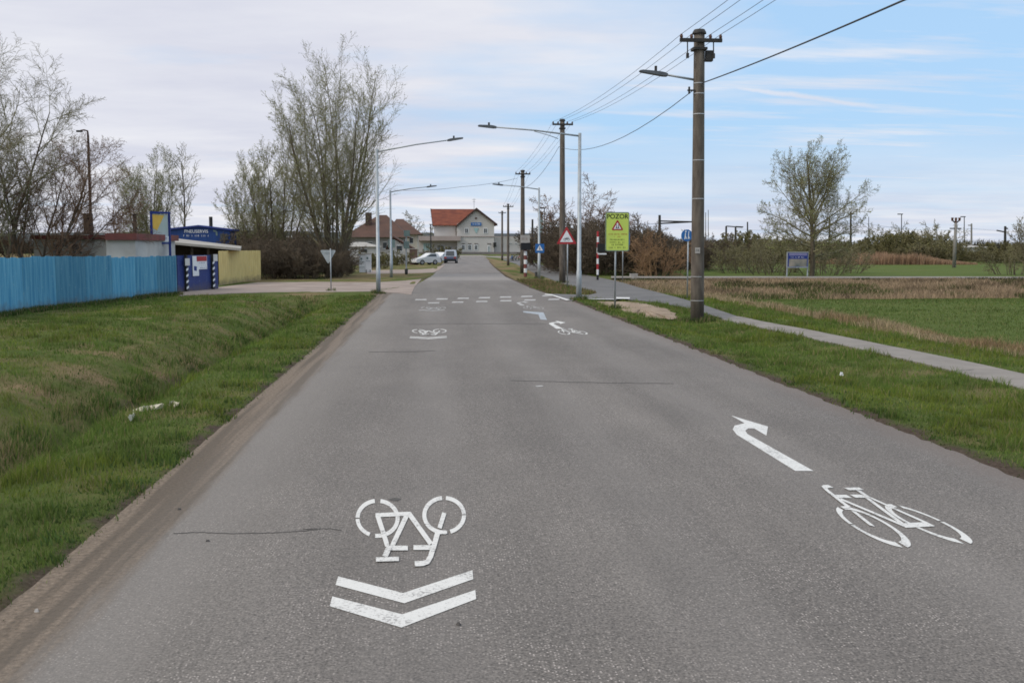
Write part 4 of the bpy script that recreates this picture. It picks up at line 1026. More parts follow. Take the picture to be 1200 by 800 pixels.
# ------------------------------------------------------------------ houses beyond on the left
def gable_house(name, px0, px1, pyb, pye, pya, y, depth, wallm, roofm, label, apx=None, zb=0, wins=(), over=.4, ridge='y'):
    a = P(px0, pye, y); c = P(px1, pye, y); ap_ = P(apx if apx else (px0+px1)/2, pya, y)
    t = thing(name, ((a.x+c.x)/2, y, 0), label, 'house')
    b = MB()
    if ridge == 'y':
        b.prism([(a.x,y,0),(c.x,y,0),(c.x,y,c.z),(ap_.x,y,ap_.z-.15),(a.x,y,a.z)], (0,depth,0))
    else: b.box(((a.x+c.x)/2, y+depth/2, a.z/2), (c.x-a.x, depth, a.z))
    w = b.build('wall', wallm, t); b = MB()
    if ridge == 'y':
        for (xa, za), (xb, zb_) in (((a.x-over, a.z-over*.4), (ap_.x, ap_.z)), ((ap_.x, ap_.z), (c.x+over, c.z-over*.4))):
            b.prism([(xa,y-over,za),(xb,y-over,zb_),(xb,y-over,zb_+.2),(xa,y-over,za+.2)], (0,depth+2*over,0))
    else:
        # hipped roof
        e = over; z0 = a.z; vs = [(a.x-e,y-e,z0),(c.x+e,y-e,z0),(c.x+e,y+depth+e,z0),(a.x-e,y+depth+e,z0),(ap_.x-.6,y+depth/2,ap_.z),(ap_.x+.6,y+depth/2,ap_.z)]
        b.add(vs, [(0,1,5,4),(1,2,5),(2,3,4,5),(3,0,4),(3,2,1,0)])
    r = b.build('roof', roofm, t)
    for (x0, x1, y0, y1) in wins:
        b = MB(); pbox(b, x0, x1, y0, y1, y-.05, .04, 'px'); wo = b.build('window', M['glass'], t)
        q0 = P(x0, y1, y-.07); q1 = P(x1, y0, y-.07); b = MB(); f = .08
        b.box(((q0.x+q1.x)/2, y-.07, q1.z+f/2), (q1.x-q0.x+2*f,.06,f)); b.box(((q0.x+q1.x)/2, y-.07, q0.z-f/2), (q1.x-q0.x+2*f,.06,f)); b.build('frame', M['white'], wo)
    return t, r
t, r = gable_house('hipped_house', 409, 472, 306, 278, 250.5, 150, 12, M['conc_house'], M['roofbrown'], 'house with big brown hipped roof behind the willow and lamp posts', apx=446, wins=((417,422,284,291),(430,436,284,291),(449,453,284,291)), ridge='x', over=1.0)
q = P(432, 258, 153); b = MB(); b.box(q, (.9,.9,2.2)); b.build('chimney', M['roofdark'], r)
t, r = gable_house('hipped_house', 458, 489, 306, 274.5, 255.5, 175, 12, M['cream'], M['roofbrown'], 'cream house with dark brown hipped roof nearest the station', apx=467, wins=((480,484,279,285),), ridge='x', over=.9)
gable_house('white_house', 456, 481, 306, 291, 278.5, 132, 9, M['wallwhite'], M['roofbrown'], 'small white gabled house right of the second left lamp post', apx=461, wins=((465,471,288,294),))
gable_house('low_house', 398, 440, 308, 289, 283.5, 125, 8, M['wallwhite'], M['shedroof'], 'long low whitish house with grey roof behind the white cabinets', wins=((404,409,293,298),(423,430,292,296)), ridge='x')
gable_house('low_house', 300, 372, 308, 285, 276, 120, 8, M['conc_house'], M['shedroof'], 'long low grey house glimpsed behind the twin willows', wins=((318,324,290,297),(345,351,290,297)), ridge='x')
def wallthing(name, x0, x1, y0, y1, y, m, label, cat, cap=None):
    t = thing(name, (P(x0,y1,y).x, y, 0), label, cat); b = MB(); pbox(b, x0, x1, y0, y1, y, .25); b.build('panel', m, t)
    b = MB(); a = P(x0,y0,y); c = P(x1,y0,y); b.box(((a.x+c.x)/2, y+.125, a.z+.05), (c.x-a.x+.1,.35,.08)); b.build('coping', cap or M['concrete'], t); return t
wallthing('garden_wall', 438, 458, 298, 308, 118, M['wallwhite'], 'white garden wall between the two left lamp posts', 'wall')
wallthing('board_fence', 480, 489, 292, 310, 126, M['brick'], 'dark brown board fence left of the parked white car', 'fence')
# utility cabinets
base = G(428, 319); s = base.y/1200
for k, (cx, w_, h_, lb) in enumerate(((424.7, 7, 20, 'white utility cabinet, taller-looking one nearest the willow'), (431.8, 6.6, 21, 'white utility cabinet with the small white box before it'))):
    q = Vector((P(cx, 319, base.y).x, base.y, 0)); t = thing('utility_cabinet', q, lb, 'cabinet')
    b = MB(); b.box(q+UZ*h_*s/2, (w_*s,.5,h_*s)); bo = b.build('body', M['white'], t)
    b = MB(); b.box(q+UZ*(h_*s+.04), (w_*s+.08,.6,.08)); b.build('lid', M['concrete'], t)
    b = MB()
    for zz_ in (.3, .62): b.box(q+Vector((0,-.26,h_*s*zz_)), (w_*s*.8,.02,.03))
    b.box(q+Vector((-.12*w_*s,-.262,h_*s*.78)), (w_*s*.3,.02,h_*s*.12)); b.build('door_seam', M['tealbox'], bo)
q = Vector((P(431.5, 320.5, base.y-2).x, base.y-2, 0)); t = thing('meter_box', q, 'small white box on short legs before the utility cabinets', 'box')
b = MB(); b.box(q+UZ*.42, (.42,.25,.3)); b.build('box', M['white'], t)
for dx in (-.16, .16): b = MB(); b.box(q+Vector((dx,0,.135)), (.05,.05,.27)); b.build('leg', M['dsteel'], t)
q = G(476, 320.5)+Vector((0,.5,0)); t = thing('box_post', q, 'slim post carrying grey-green boxes on the left beyond the driveway', 'post')
b = MB(); b.tube([q, (q.x,q.y,P(476,272,q.y).z)], .06, 8); b.build('post', M['galv'], t)
b = MB(); b.box(P(476.3, 287, q.y-.15), (.45,.2,.6)); b.build('box', M['tealbox'], t); b = MB(); b.box(P(476.8, 273.5, q.y-.15), (.5,.15,.5)); b.build('plate', M['tealbox'], t)
q = P(459, 285.5, 104); t = thing('transformer', (q.x,104,0), 'grey-green tank on a post beside the second left lamp post', 'transformer')
b = MB(); b.box(q, (.65,.5,.8)); b.build('tank', M['tealbox'], t); b = MB(); b.tube([(q.x,104.3,0),(q.x,104.3,q.z-.3)], .09, 8); b.build('post', M['galv'], t)

# ------------------------------------------------------------------ station
Y0 = 290.0; S = Y0/1200
def q5(x, y): return (480+x/9.23, 230+y/9.23)
def W5(x, y, yy=Y0): return P(*q5(x, y), yy)
st_ = thing('railway_station', (W5(700,620).x, Y0, 0), 'grey two-storey railway station with orange-red roof at the road end', 'building')
b = MB()
l = W5(515, 620); r = W5(915, 620); zE = W5(515, 300).z; pk = W5(722, 140)
b.prism([(l.x,Y0,0),(r.x,Y0,0),(r.x,Y0,W5(915,290).z),(pk.x,Y0,pk.z-.3),(l.x,Y0,zE)], (0,14,0)); main = b.build('gable_wing', M['station'], st_)
b = MB(); a = W5(245, 430, Y0+3); c = W5(500, 312, Y0+3); b.box(((a.x+c.x)/2+.5, Y0+3+4.5, c.z/2), (c.x-a.x, 9, c.z)); b.build('side_wing', M['station'], st_)
b = MB(); a = W5(95, 620); c = W5(515, 435); b.box(((a.x+c.x)/2, Y0+4.0, c.z/2), (c.x-a.x-.02, 4, c.z)); b.build('entrance_wing', M['station'], st_)
b = MB(); a = W5(920, 620); c = W5(1330, 440); b.box(((a.x+c.x)/2, Y0+5, c.z/2), (c.x-a.x, 8, c.z)); b.build('low_wing', M['station'], st_)
b = MB(); a = W5(95, 480, Y0-1.5); c = W5(555, 430, Y0-1.5); b.box(((a.x+c.x)/2, Y0+.2, (a.z+c.z)/2), (c.x-a.x, 3.6, c.z-a.z)); b.build('canopy', M['station2'], st_)
b = MB(); a = W5(515, 436); c = W5(1330, 428); b.box(((a.x+c.x)/2, Y0-.06, a.z), (c.x-a.x, .2, .22)); b.build('string_course', M['station2'], st_)
b = MB(); a = W5(95, 625); c = W5(1330, 625); b.box(((a.x+c.x)/2, Y0-.08, .35), (c.x-a.x, .14, .7)); b.build('plinth', M['plinth'], st_)
# roofs
b = MB(); ov = .7
e1_ = W5(505, 318, Y0-ov); e2_ = W5(950, 305, Y0-ov); pk2 = Vector((pk.x, Y0-ov, pk.z+.25))
for (p, q) in ((e1_, pk2), (pk2, e2_)):
    b.prism([p-UZ*.25, q-UZ*.25, q+UZ*.1, p+UZ*.1], (0, 15.4, 0))
b.build('roof', M['rooftile'], st_)
b = MB()
for (p, q) in ((e1_, pk2), (pk2, e2_)):
    b.prism([p-UZ*.45-Vector((0,.12,0)), q-UZ*.45-Vector((0,.12,0)), q+UZ*.16-Vector((0,.12,0)), p+UZ*.16-Vector((0,.12,0))], (0, .1, 0))
b.build('barge_board', M['roofdark'], st_)
b = MB(); rl = W5(228, 146, Y0+7.5); el = W5(290, 318, Y0+2.2); rr_ = Vector((pk.x, Y0+7.5, rl.z)); er = Vector((pk.x, Y0+2.2, el.z))
el2 = Vector((rl.x+.6, Y0+2.2, el.z))
b.prism([el2, er, rr_, rl], (0,0,.22)); b.prism([rl, rr_, Vector((pk.x, Y0+13, el.z)), Vector((rl.x+.6, Y0+13, el.z))], (0,0,.22))
b.build('roof', M['rooftile'], st_)
b = MB(); b.prism([el2+Vector((-.1,0,-.3)), rl+Vector((-.1,0,.3)), Vector((rl.x+.5, Y0+13, el.z-.3))], (.3,0,0)); b.build('barge_board', M['roofdark'], st_)
def win(x0, x1, y0, y1, m='glass', fr=.14, yy=Y0, name='window'):
    a = W5(x0, y1, yy); c = W5(x1, y0, yy); w_ = c.x-a.x; h_ = c.z-a.z; cx = (a.x+c.x)/2; cz = (a.z+c.z)/2
    b = MB(); b.box((cx, yy-.04, cz), (w_, .06, h_)); o = b.build(name, M[m], st_)
    b = MB()
    for dx in (-w_/2-fr/2, w_/2+fr/2): b.box((cx+dx, yy-.06, cz), (fr, .1, h_+2*fr))
    for dz in (-h_/2-fr/2, h_/2+fr/2): b.box((cx, yy-.062, cz+dz), (w_, .1, fr))
    b.box((cx, yy-.075, cz), (.07, .05, h_)); b.build('frame', M['white'], o)
for x0, x1, y0, y1 in ((600,632,350,398),(803,836,350,398),(567,594,530,578),(636,664,530,578),(704,732,530,578)): win(x0, x1, y0, y1)
for x0, x1 in ((563,598),(632,668),(700,738),(840,880)):
    b = MB(); a = W5(x0, 516); c = W5(x1, 508); b.box(((a.x+c.x)/2, Y0-.1, (a.z+c.z)/2), (c.x-a.x, .15, c.z-a.z)); b.build('lintel', M['plinth'], st_)
win(848, 866, 540, 608, 'tealbox', name='door')
b = MB(); a = W5(905, 548); c = W5(936, 500); b.box(((a.x+c.x)/2, Y0-.3, (a.z+c.z)/2), (c.x-a.x, .5, c.z-a.z)); b.build('wall_box', M['plastic'], st_)
for x0, x1, y0, y1, m_ in ((302,328,528,610,'glass'),(340,368,528,610,'glass'),(432,452,545,578,'glass'),(498,522,545,580,'glass'),(150,190,510,585,'teal'),(196,236,510,585,'teal')): win(x0, x1, y0, y1, m_, .1, Y0+1.98)
for x0, x1, y0, y1 in ((1080,1102,508,516),(1138,1160,508,516)): win(x0, x1, y0, y1, 'glass', .05, Y0+.98)
c = W5(720, 302, Y0-.12); b = MB(); b.box(c, (112/9.23*S, .12, 34/9.23*S)); so = b.build('name_board', M['sblue'], st_)
b = MB(); bars(b, c+Vector((0,-.07,0)), UX, UZ, 90/9.23*S, 16/9.23*S, DY, 9, .005, 12); b.build('lettering', M['white'], so)
c = W5(720, 372, Y0-.1); b = MB(); b.prism([c+Vector((-.75,0,.7)), c+Vector((.75,0,.7)), c+Vector((0,0,-.8))], (0,.06,0)); b.build('emblem', M['teal'], st_)
c = W5(718, 238, Y0-.1); b = MB(); b.tube([c, c+Vector((0,.08,0))], .3, 12); b.build('clock', M['roofbrown'], st_)
c = W5(697, 135, Y0+5); b = MB(); b.tube([c-UZ*.6, W5(697, 25, Y0+5)], .07, 6); b.tube([c+Vector((-.6,0,2.6)), c+Vector((.6,0,2.6))], .05, 5); b.tube([c+Vector((-.4,0,2.0)), c+Vector((.4,0,2.0))], .05, 5); b.build('antenna', M['galv'], st_)
for x_ in (225, 500): 
    a = W5(x_, 318, Y0+2.8); b = MB(); b.tube([a, (a.x, a.y, W5(x_,432,Y0+2.8).z)], .09, 6); b.build('downpipe', M['plinth'], st_)
# lamp on tall mast in front of the station
q = G(505, 304.5); t = thing('thin_mast', q, 'thin dark mast rising at the left corner of the station', 'mast'); b = MB(); b.tube([q, (q.x,q.y,P(505,263,q.y).z)], [.14,.1], 6); b.build('shaft', M['dsteel'], t)
b = MB(); b.box((q.x,q.y,P(505,263,q.y).z), (.5,.3,.12)); b.build('cap', M['dsteel'], t)

# ------------------------------------------------------------------ cars
def car(px, py, rz, label, body, L_=4.2, Wd=1.75, van=False, bm=None):
    p = G(px, py); t = thing('parked_car', p, label, 'car'); Hc = 1.75 if van else 1.42
    lo = [(-L_/2,.35),(-L_/2+.05,.7),(-L_/2+.15,.9),(L_/2-1.15,.92),(L_/2-.15,.72),(L_/2,.5),(L_/2-.02,.28),(-L_/2+.05,.28)]
    b = MB(); b.prism([p+Vector((x,-Wd/2,z)) for x, z in lo], (0,Wd,0)); bo = b.build('body', body, t)
    up = [(-L_/2+.12,.9),(-L_/2+.35,Hc-.08),(-L_/2+.7,Hc),(L_/2-2.0,Hc),(L_/2-1.1,.92)]
    b = MB(); n = len(up); k = .14
    vs = [p+Vector((x, -Wd/2+(k if z > 1 else .03), z)) for x, z in up]+[p+Vector((x, Wd/2-(k if z > 1 else .03), z)) for x, z in up]
    b.add(vs, [tuple(range(n)), tuple(range(2*n-1, n-1, -1))]+[(i, i+n, (i+1)%n+n, (i+1)%n) for i in range(n)]); ca2 = b.build('cabin', body if bm is None else bm, t)
    for s in (-1, 1):
        b = MB(); y_ = s*(Wd/2-.085)
        b.add([p+Vector((x, y_-(z-1.2)*.22*s if True else y_, z)) for x, z in ((-L_/2+.55,.98),(L_/2-1.35,.98),(L_/2-2.05,Hc-.1),(-L_/2+.65,Hc-.1))], [(0,1,2,3)]); b.build('side_window', M['glass'], ca2)
    for nm, x0, x1 in (('rear_window', -L_/2+.125, -L_/2+.325), ('windscreen', L_/2-1.12, L_/2-1.85)):
        b = MB(); o_x = -.02 if nm == 'rear_window' else .02
        za, zb2 = .98, Hc-.12
        fa = lambda z, xa=x0, xb=x1: xa+(xb-xa)*(z-.92)/(Hc-.1-.92)+o_x
        b.add([p+Vector((fa(za),-Wd/2+.25,za)), p+Vector((fa(za),Wd/2-.25,za)), p+Vector((fa(zb2),Wd/2-.32,zb2)), p+Vector((fa(zb2),-Wd/2+.32,zb2))], [(0,1,2,3)]); b.build(nm, M['glass'], ca2)
    for x in (-L_/2+.8, L_/2-.8):
        for s in (-1, 1):
            c_ = p+Vector((x, s*(Wd/2-.1), .31)); b = MB(); b.tube([c_-Vector((0,.11,0)), c_+Vector((0,.11,0))], .31, 16); wo = b.build('wheel', M['tyre'], t)
            b = MB(); b.tube([c_-Vector((0,.12,0)), c_+Vector((0,.12,0))], .19, 12); b.build('rim', M['rim'], wo)
    for s in (-1, 1):
        b = MB(); b.box(p+Vector((-L_/2+.03, s*(Wd/2-.2), .75)), (.08,.28,.2)); b.build('tail_lamp', M['lens'], t)
        b = MB(); b.box(p+Vector((L_/2-.1, s*(Wd/2-.25), .62)), (.12,.35,.14)); b.build('headlight', M['white'], t)
    b = MB(); b.box(p+Vector((-L_/2-.0,0,.45)), (.1,Wd-.1,.2)); b.build('bumper', M['plastic'], t)
    t.rotation_euler = (0, 0, rz); return t
car(499, 310.2, R(205), 'white car parked on the grass left of the road, side on', M['carwhite'], 3.3)
car(514, 307.5, R(235), 'white car parked just behind the first, half hidden by it', M['carwhite'], 3.1)
car(528.5, 308.3, R(86), 'silver and dark blue car seen from behind at the road edge', M['carblue'], 4.3, 1.65, True, M['carsilver'])
# bicycles by the forecourt
def bicycle(p, rz, m, label):
    t = thing('bicycle', p, label, 'bicycle', 'bicycles parked by the forecourt'); 
    for x in (-.5, .5):
        b = MB(); b.tube([p+Vector((x+.33*math.cos(2*PI*k/16), 0, .35+.33*math.sin(2*PI*k/16))) for k in range(17)], .03, 5, False); b.build('wheel', M['tyre'], t)
    b = MB(); pts = [(-.5,.35),(-.15,.8),(.35,.8),(.5,.35)]; b.tube([p+Vector((x,0,z)) for x, z in pts], .035, 6); b.tube([p+Vector((-.15,0,.85)), p+Vector((-.05,0,.35)), p+Vector((.35,0,.8))], .03, 6); b.build('frame', m, t)
    b = MB(); b.box(p+Vector((-.17,0,.9)), (.25,.12,.06)); b.build('saddle', M['plastic'], t); b = MB(); b.tube([p+Vector((.32,-.25,.95)), p+Vector((.34,0,.95)), p+Vector((.32,.25,.95))], .02, 6); b.tube([p+Vector((.34,0,.95)), p+Vector((.37,0,.75))], .02, 6); b.build('handlebar', M['dsteel'], t)
    t.rotation_euler = (0,0,rz)
for k, (px, m_, lb) in enumerate(((600,'sblue','blue bicycle, leftmost of those parked by the slim pole'),(603.5,'dsteel','dark bicycle between the blue and the silver ones'),(606.5,'rim','silver bicycle between the dark and the red ones'),(610,'red','red bicycle, rightmost of those parked by the slim pole'))):
    p = G(px, 305.8); bicycle(p, R(70-25*k), M[m_], lb)

# ------------------------------------------------------------------ trees
def add_tubes(V, Fc, pts, rad, n):
    base = len(V); m = len(pts)
    t = np.gradient(pts, axis=0); t /= np.linalg.norm(t, axis=1)[:, None]+1e-9
    ref = np.where(np.abs(t[:, 2:3]) < .9, np.array([[0,0,1.]]), np.array([[1.,0,0]]))
    u = np.cross(t, ref); u /= np.linalg.norm(u, axis=1)[:, None]+1e-9; w = np.cross(t, u)
    an = np.arange(n)*2*PI/n
    ring = pts[:, None, :]+rad[:, None, None]*(u[:, None, :]*np.cos(an)[None, :, None]+w[:, None, :]*np.sin(an)[None, :, None])
    V.append(ring.reshape(-1, 3)); return m
class Tree:
    def __init__(s, seed): s.r = np.random.default_rng(seed); s.parts = {0: [], 1: []}; s.leaf = []
    def branch(s, p, d, L_, r, lvl, cfg, part):
        n = max(3, cfg['seg'][min(lvl, len(cfg['seg'])-1)]); pts = [p.copy()]; dirs = [d.copy()]; cur = p.copy(); dd = d.copy()
        for i in range(n):
            dd = dd+s.r.normal(0, cfg['wob'][min(lvl, len(cfg['wob'])-1)], 3)+np.array([0, 0, cfg['up'][min(lvl, len(cfg['up'])-1)]]); dd /= np.linalg.norm(dd)
            cur = cur+dd*L_/n; pts.append(cur.copy()); dirs.append(dd.copy())
        pts = np.array(pts); tip = cfg['tip'][min(lvl, len(cfg['tip'])-1)]; rad = np.linspace(r, max(r*tip, cfg['rmin']), n+1)
        s.parts[part].append((pts, rad, cfg['sides'][min(lvl, len(cfg['sides'])-1)]))
        if lvl >= cfg['levels']:
            if cfg.get('leaf', 0) and s.r.random() < 1:
                for k in range(s.r.poisson(cfg['leaf'])):
                    q = pts[s.r.integers(1, n+1)]+s.r.normal(0, .03, 3); s.leaf.append(q)
            return
        nc = cfg['kids'][lvl]; t0 = cfg['start'][lvl]
        for k in range(nc):
            t = t0+(1-t0)*(k+s.r.random())/nc; t = min(t, .999); f = t*n; i = int(f); q = pts[i]*(1-(f-i))+pts[min(i+1, n)]*(f-i)
            bd = dirs[min(i+1, n)]; az = k*2.4+s.r.random()*1.5
            ref = np.array([0, 0, 1.]) if abs(bd[2]) < .9 else np.array([1., 0, 0]); u = np.cross(bd, ref); u /= np.linalg.norm(u); w = np.cross(bd, u)
            an = R(cfg['ang'][lvl]*(.7+.6*s.r.random()))
            nd = bd*math.cos(an)+(u*math.cos(az)+w*math.sin(az))*math.sin(an); nd /= np.linalg.norm(nd)
            ll = L_*cfg['len'][lvl]*(1-cfg['taper'][lvl]*t)*(.75+.5*s.r.random())
            rr = max(cfg['rmin'], (rad[i])*cfg['rr'])
            s.branch(q, nd, ll, min(rr, ll*.03+.004), lvl+1, cfg, 1)
    def mesh(s, part, name):
        V = []; F = []; off = 0
        for pts, rad, n in s.parts[part]:
            m = add_tubes(V, F, pts, rad, n)
            i = np.arange(m-1)[:, None]*n+np.arange(n)[None]; j = np.arange(m-1)[:, None]*n+(np.arange(n)[None]+1) % n
            F.append(np.stack([i, j, j+n, i+n], -1).reshape(-1, 4)+off); off += m*n
        v = np.concatenate(V); f = np.concatenate(F)
        me = bpy.data.meshes.new(name); me.vertices.add(len(v)); me.vertices.foreach_set('co', v.ravel())
        me.loops.add(f.size); me.loops.foreach_set('vertex_index', f.ravel().astype(np.int32))
        me.polygons.add(len(f)); me.polygons.foreach_set('loop_start', (np.arange(len(f))*4).astype(np.int32)); me.polygons.foreach_set('use_smooth', np.ones(len(f), bool)); me.update(calc_edges=True); return me
    def leafmesh(s, size):
        q = np.array(s.leaf); n = len(q); r = s.r
        a = r.normal(0, 1, (n, 3)); a /= np.linalg.norm(a, axis=1)[:, None]; b = r.normal(0, 1, (n, 3)); b /= np.linalg.norm(b, axis=1)[:, None]
        sz = size*(.6+.8*r.random((n, 1))); v = np.stack([q-a*sz, q+b*sz*.5, q+a*sz, q-b*sz*.5], 1).reshape(-1, 3)
        f = (np.arange(n)[:, None]*4+np.arange(4)[None]); me = bpy.data.meshes.new('leaves'); me.vertices.add(len(v)); me.vertices.foreach_set('co', v.ravel())
        me.loops.add(f.size); me.loops.foreach_set('vertex_index', f.ravel().astype(np.int32)); me.polygons.add(n); me.polygons.foreach_set('loop_start', (np.arange(n)*4).astype(np.int32)); me.update(calc_edges=True); return me
def unit(v): v = np.array(v, float); return v/np.linalg.norm(v)
def make_tree(name, seed, stems, cfg, label, cat, loc, tm, cm, group=None, lm=None, lsize=.04):
    """stems: list of (start offset, direction, length, radius)"""
    T = Tree(seed)
    for st_i in stems: T.branch(np.array(st_i[0], float), unit(st_i[1]), st_i[2], st_i[3], 0, st_i[5] if len(st_i) > 5 else cfg, st_i[4] if len(st_i) > 4 else 0)
    root = thing(name, loc, label, cat, group)
    for part, nm, mm in ((0, 'trunk', tm), (1, 'crown', cm)):
        if not T.parts[part]: continue
        me = T.mesh(part, nm); me.materials.append(mm); o = bpy.data.objects.new(nm, me); COL.objects.link(o); o.parent = root; cr = o
    if T.leaf and lm:
        me = T.leafmesh(lsize); me.materials.append(lm); o = bpy.data.objects.new('leaves', me); COL.objects.link(o); o.parent = cr
    return root
def loc(px, py): p = G(px, py); return (p.x, p.y, 0)
# right: single-trunk spreading tree
p = G(951, 325.5); hpx = lambda a, y: a*y/1200
Ht = hpx(160, p.y); Wt = hpx(66, p.y)
cfgT = dict(levels=0, seg=[10], wob=[.025], up=[.02], tip=[.2], rmin=.01, sides=[10], kids=[], start=[], ang=[], len=[], taper=[], rr=.5)
cfgR = dict(levels=3, seg=[9,7,5,3], wob=[.06,.1,.13,.15], up=[.006,.05,.05,.04], tip=[.15,.25,.45,.6], rmin=.0065, sides=[6,4,3,3],
            kids=[13,8,5], start=[.15,.12,.1], ang=[40,40,42], len=[.38,.46,.5], taper=[.45,.3,.2], rr=.5, leaf=.9)
rt = np.random.default_rng(5); limbs = [((0,0,-.1), (.02,0,1), Ht*.93, .19, 0, cfgT)]
for k in range(26):
    f_ = k/25; z0 = Ht*(.16+.40*f_); az = k*2.39996+rt.random()*.4; el = R(6+62*f_+rt.uniform(-5, 5)); dd = (math.cos(az)*math.cos(el), math.sin(az)*math.cos(el), math.sin(el))
    cz, rz_ = Ht*.50, Ht*.48; A_ = (math.cos(el)/Wt)**2+(dd[2]/rz_)**2; B_ = 2*dd[2]*(z0-cz)/rz_**2; C_ = ((z0-cz)/rz_)**2-1
    ln_ = (-B_+math.sqrt(max(B_*B_-4*A_*C_, 0)))/(2*A_); limbs.append(((.02*z0/Ht, 0, z0), dd, ln_*rt.uniform(.9, .99), .085-.035*f_, 1, cfgR))
make_tree('budding_tree', 14, limbs, cfgR, 'lone budding tree with wide rounded crown behind the picture board', 'tree', (p.x,p.y,0), M['bark2'], M['twig'], lm=M['leafgreen'], lsize=.05)
# willows
def willow(seed, px, py, hp, spread, n, label, lean=0, kids=None, tipangle=1.0, name='willow_tree', leaf=2.0, fan=None, rm=.0065):
    p = G(px, py); h_ = hpx(hp, p.y); r = np.random.default_rng(seed+100); stems = []
    for k in range(n):
        a = 2*PI*(k+r.random()*.6)/n; sp = spread*(.3+.75*((k*.618) % 1))
        if k == 0: sp = .05
        stems.append(((math.cos(a)*.45, math.sin(a)*.45, -.1), (math.cos(a)*sp+lean, math.sin(a)*sp, 1), h_*(.98 if k < 2 else r.uniform(.8, .93)-.25*sp), r.uniform(.08,.14)*h_/14))
    cfg = dict(levels=3, seg=[12,8,5,4], wob=[.035,.07,.1,.13], up=[.035,.09,.09,.05], tip=[.12,.25,.4,.6], rmin=rm, sides=[8,5,3,3],
            kids=kids or [17,9,7], start=[.16,.12,.1], ang=[40,36,38], len=[.34,.42,.48], taper=[.5,.3,.2], rr=.42, leaf=leaf)
    return make_tree(name, seed, stems, cfg, label, 'tree', (p.x,p.y,0), M['bark2'], M['twig'], lm=M['leafgreen'], lsize=.045)
willow(27, 392, 324, 248, .36, 13, 'tallest multi-stemmed willow behind the give-way sign', .0)
willow(33, 325, 322, 162, .5, 10, 'lower spreading willow between the yellow fence and the tallest willow', -.03, kids=[14,8,6])
willow(34, 300, 321, 128, .5, 9, 'leftmost of the three willows beyond the yellow fence', -.06, kids=[13,8,6])
willow(41, 176, 318, 132, .36, 9, 'rounded pale willow behind the blue-framed poster', kids=[17,9,7])
cfgS = dict(levels=3, seg=[10,7,5,3], wob=[.04,.08,.12,.15], up=[.02,.07,.06,.05], tip=[.2,.3,.5,.6], rmin=.012, sides=[7,5,3,3], kids=[13,7,5], start=[.35,.15,.1], ang=[38,40,40], len=[.38,.45,.5], taper=[.5,.3,.2], rr=.5, leaf=1.0)
p = G(219, 318); make_tree('slender_tree', 52, [((0,0,0),(.0,0,1), hpx(122,p.y), .13)], cfgS, 'slender sparse young tree right of the rounded pale willow', 'tree', (p.x,p.y,0), M['bark'], M['twig'], lm=M['leafgreen'], lsize=.04)
# far-left trees behind the blue fence
cfgL = dict(levels=4, seg=[10,8,6,4,3], wob=[.05,.09,.12,.14,.15], up=[.0,.05,.06,.05,.03], tip=[.2,.25,.4,.5,.6], rmin=.005, sides=[8,5,4,3,3], kids=[14,9,7,4], start=[.18,.15,.12,.1], ang=[42,38,38,38], len=[.5,.48,.48,.5], taper=[.45,.3,.25,.2], rr=.55, leaf=0)
q = P(42, 330, 47); h_ = hpx(190, 47)
make_tree('spreading_tree', 61, [((0,0,0),(-.28,0,1),h_*.78,.10),((.1,0,0),(.42,.1,1),h_*.86,.10),((0,.1,0),(.1,.3,1),h_*.8,.08),((-.1,0,0),(-.7,0,1),h_*.7,.07),((0,0,0),(.72,.2,1),h_*.72,.06)], cfgL, 'brown spreading multi-stemmed tree leaning over the blue fence', 'tree', (q.x,47,0), M['bark'], M['twigbrown'])
q = P(-8, 330, 46); h_ = hpx(240, 46)
make_tree('tall_tree', 65, [((0,0,0),(.05,0,1),h_,.15),((.1,0,0),(.32,0,1),h_*.92,.1),((-.1,0,0),(-.3,.1,1),h_*.9,.1),((.1,0,0),(.2,-.25,1),h_*.75,.08)], cfgL, 'tall bare tree cut by the left picture edge', 'tree', (q.x,46,0), M['bark'], M['twig'])
q = P(130, 330, 60); h_ = hpx(72, 60)
make_tree('scrub_tree', 66, [((0,0,0),(.1,0,1),h_,.07),((.2,0,0),(-.4,0,1),h_*.85,.06),((-.2,0,0),(.5,0,1),h_*.8,.05)], cfgS, 'thin scrubby tree behind the white outbuilding', 'tree', (q.x,60,0), M['bark'], M['twigbrown'])

# bushes: dense twig mounds, four meshes reused
def bush(seed, name, label, locn, Hb, Wb, tm, cm, leaf=0, lm=None, n=20, group=None, cat='bush', lsize=.06, rmin=.012, kids=(9,7,5)):
    r = np.random.default_rng(seed+5); stems = []
    for k in range(n):
        a = r.random()*2*PI; rr = r.random()**.5
        stems.append(((math.cos(a)*rr*Wb*.35, math.sin(a)*rr*Wb*.35, -.05), (math.cos(a)*rr*.7, math.sin(a)*rr*.7, 1), Hb*r.uniform(.65,1), .03))
    cfg = dict(levels=3, seg=[6,5,4,3], wob=[.1,.14,.16,.16], up=[.02,.05,.04,.03], tip=[.3,.4,.5,.6], rmin=rmin, sides=[4,3,3,3], kids=list(kids), start=[.08,.1,.1], ang=[45,45,45], len=[.42,.45,.5], taper=[.35,.3,.2], rr=.6, leaf=leaf)
    return make_tree(name, seed, stems, cfg, label, cat, locn, tm, cm, group, lm, lsize)
GR = 'dark bushes of the thicket right of the road'
th = []
L0 = loc(705, 322)
th.append(bush(71, 'thicket_bush', 'x', L0, 4.6, 5, M['twigdark'], M['twigdark'], group=GR, n=22, rmin=.018))
th.append(bush(72, 'thicket_bush', 'x', loc(745, 323), 3.5, 5, M['twigdark'], M['twigdark'], group=GR, n=20, rmin=.018))
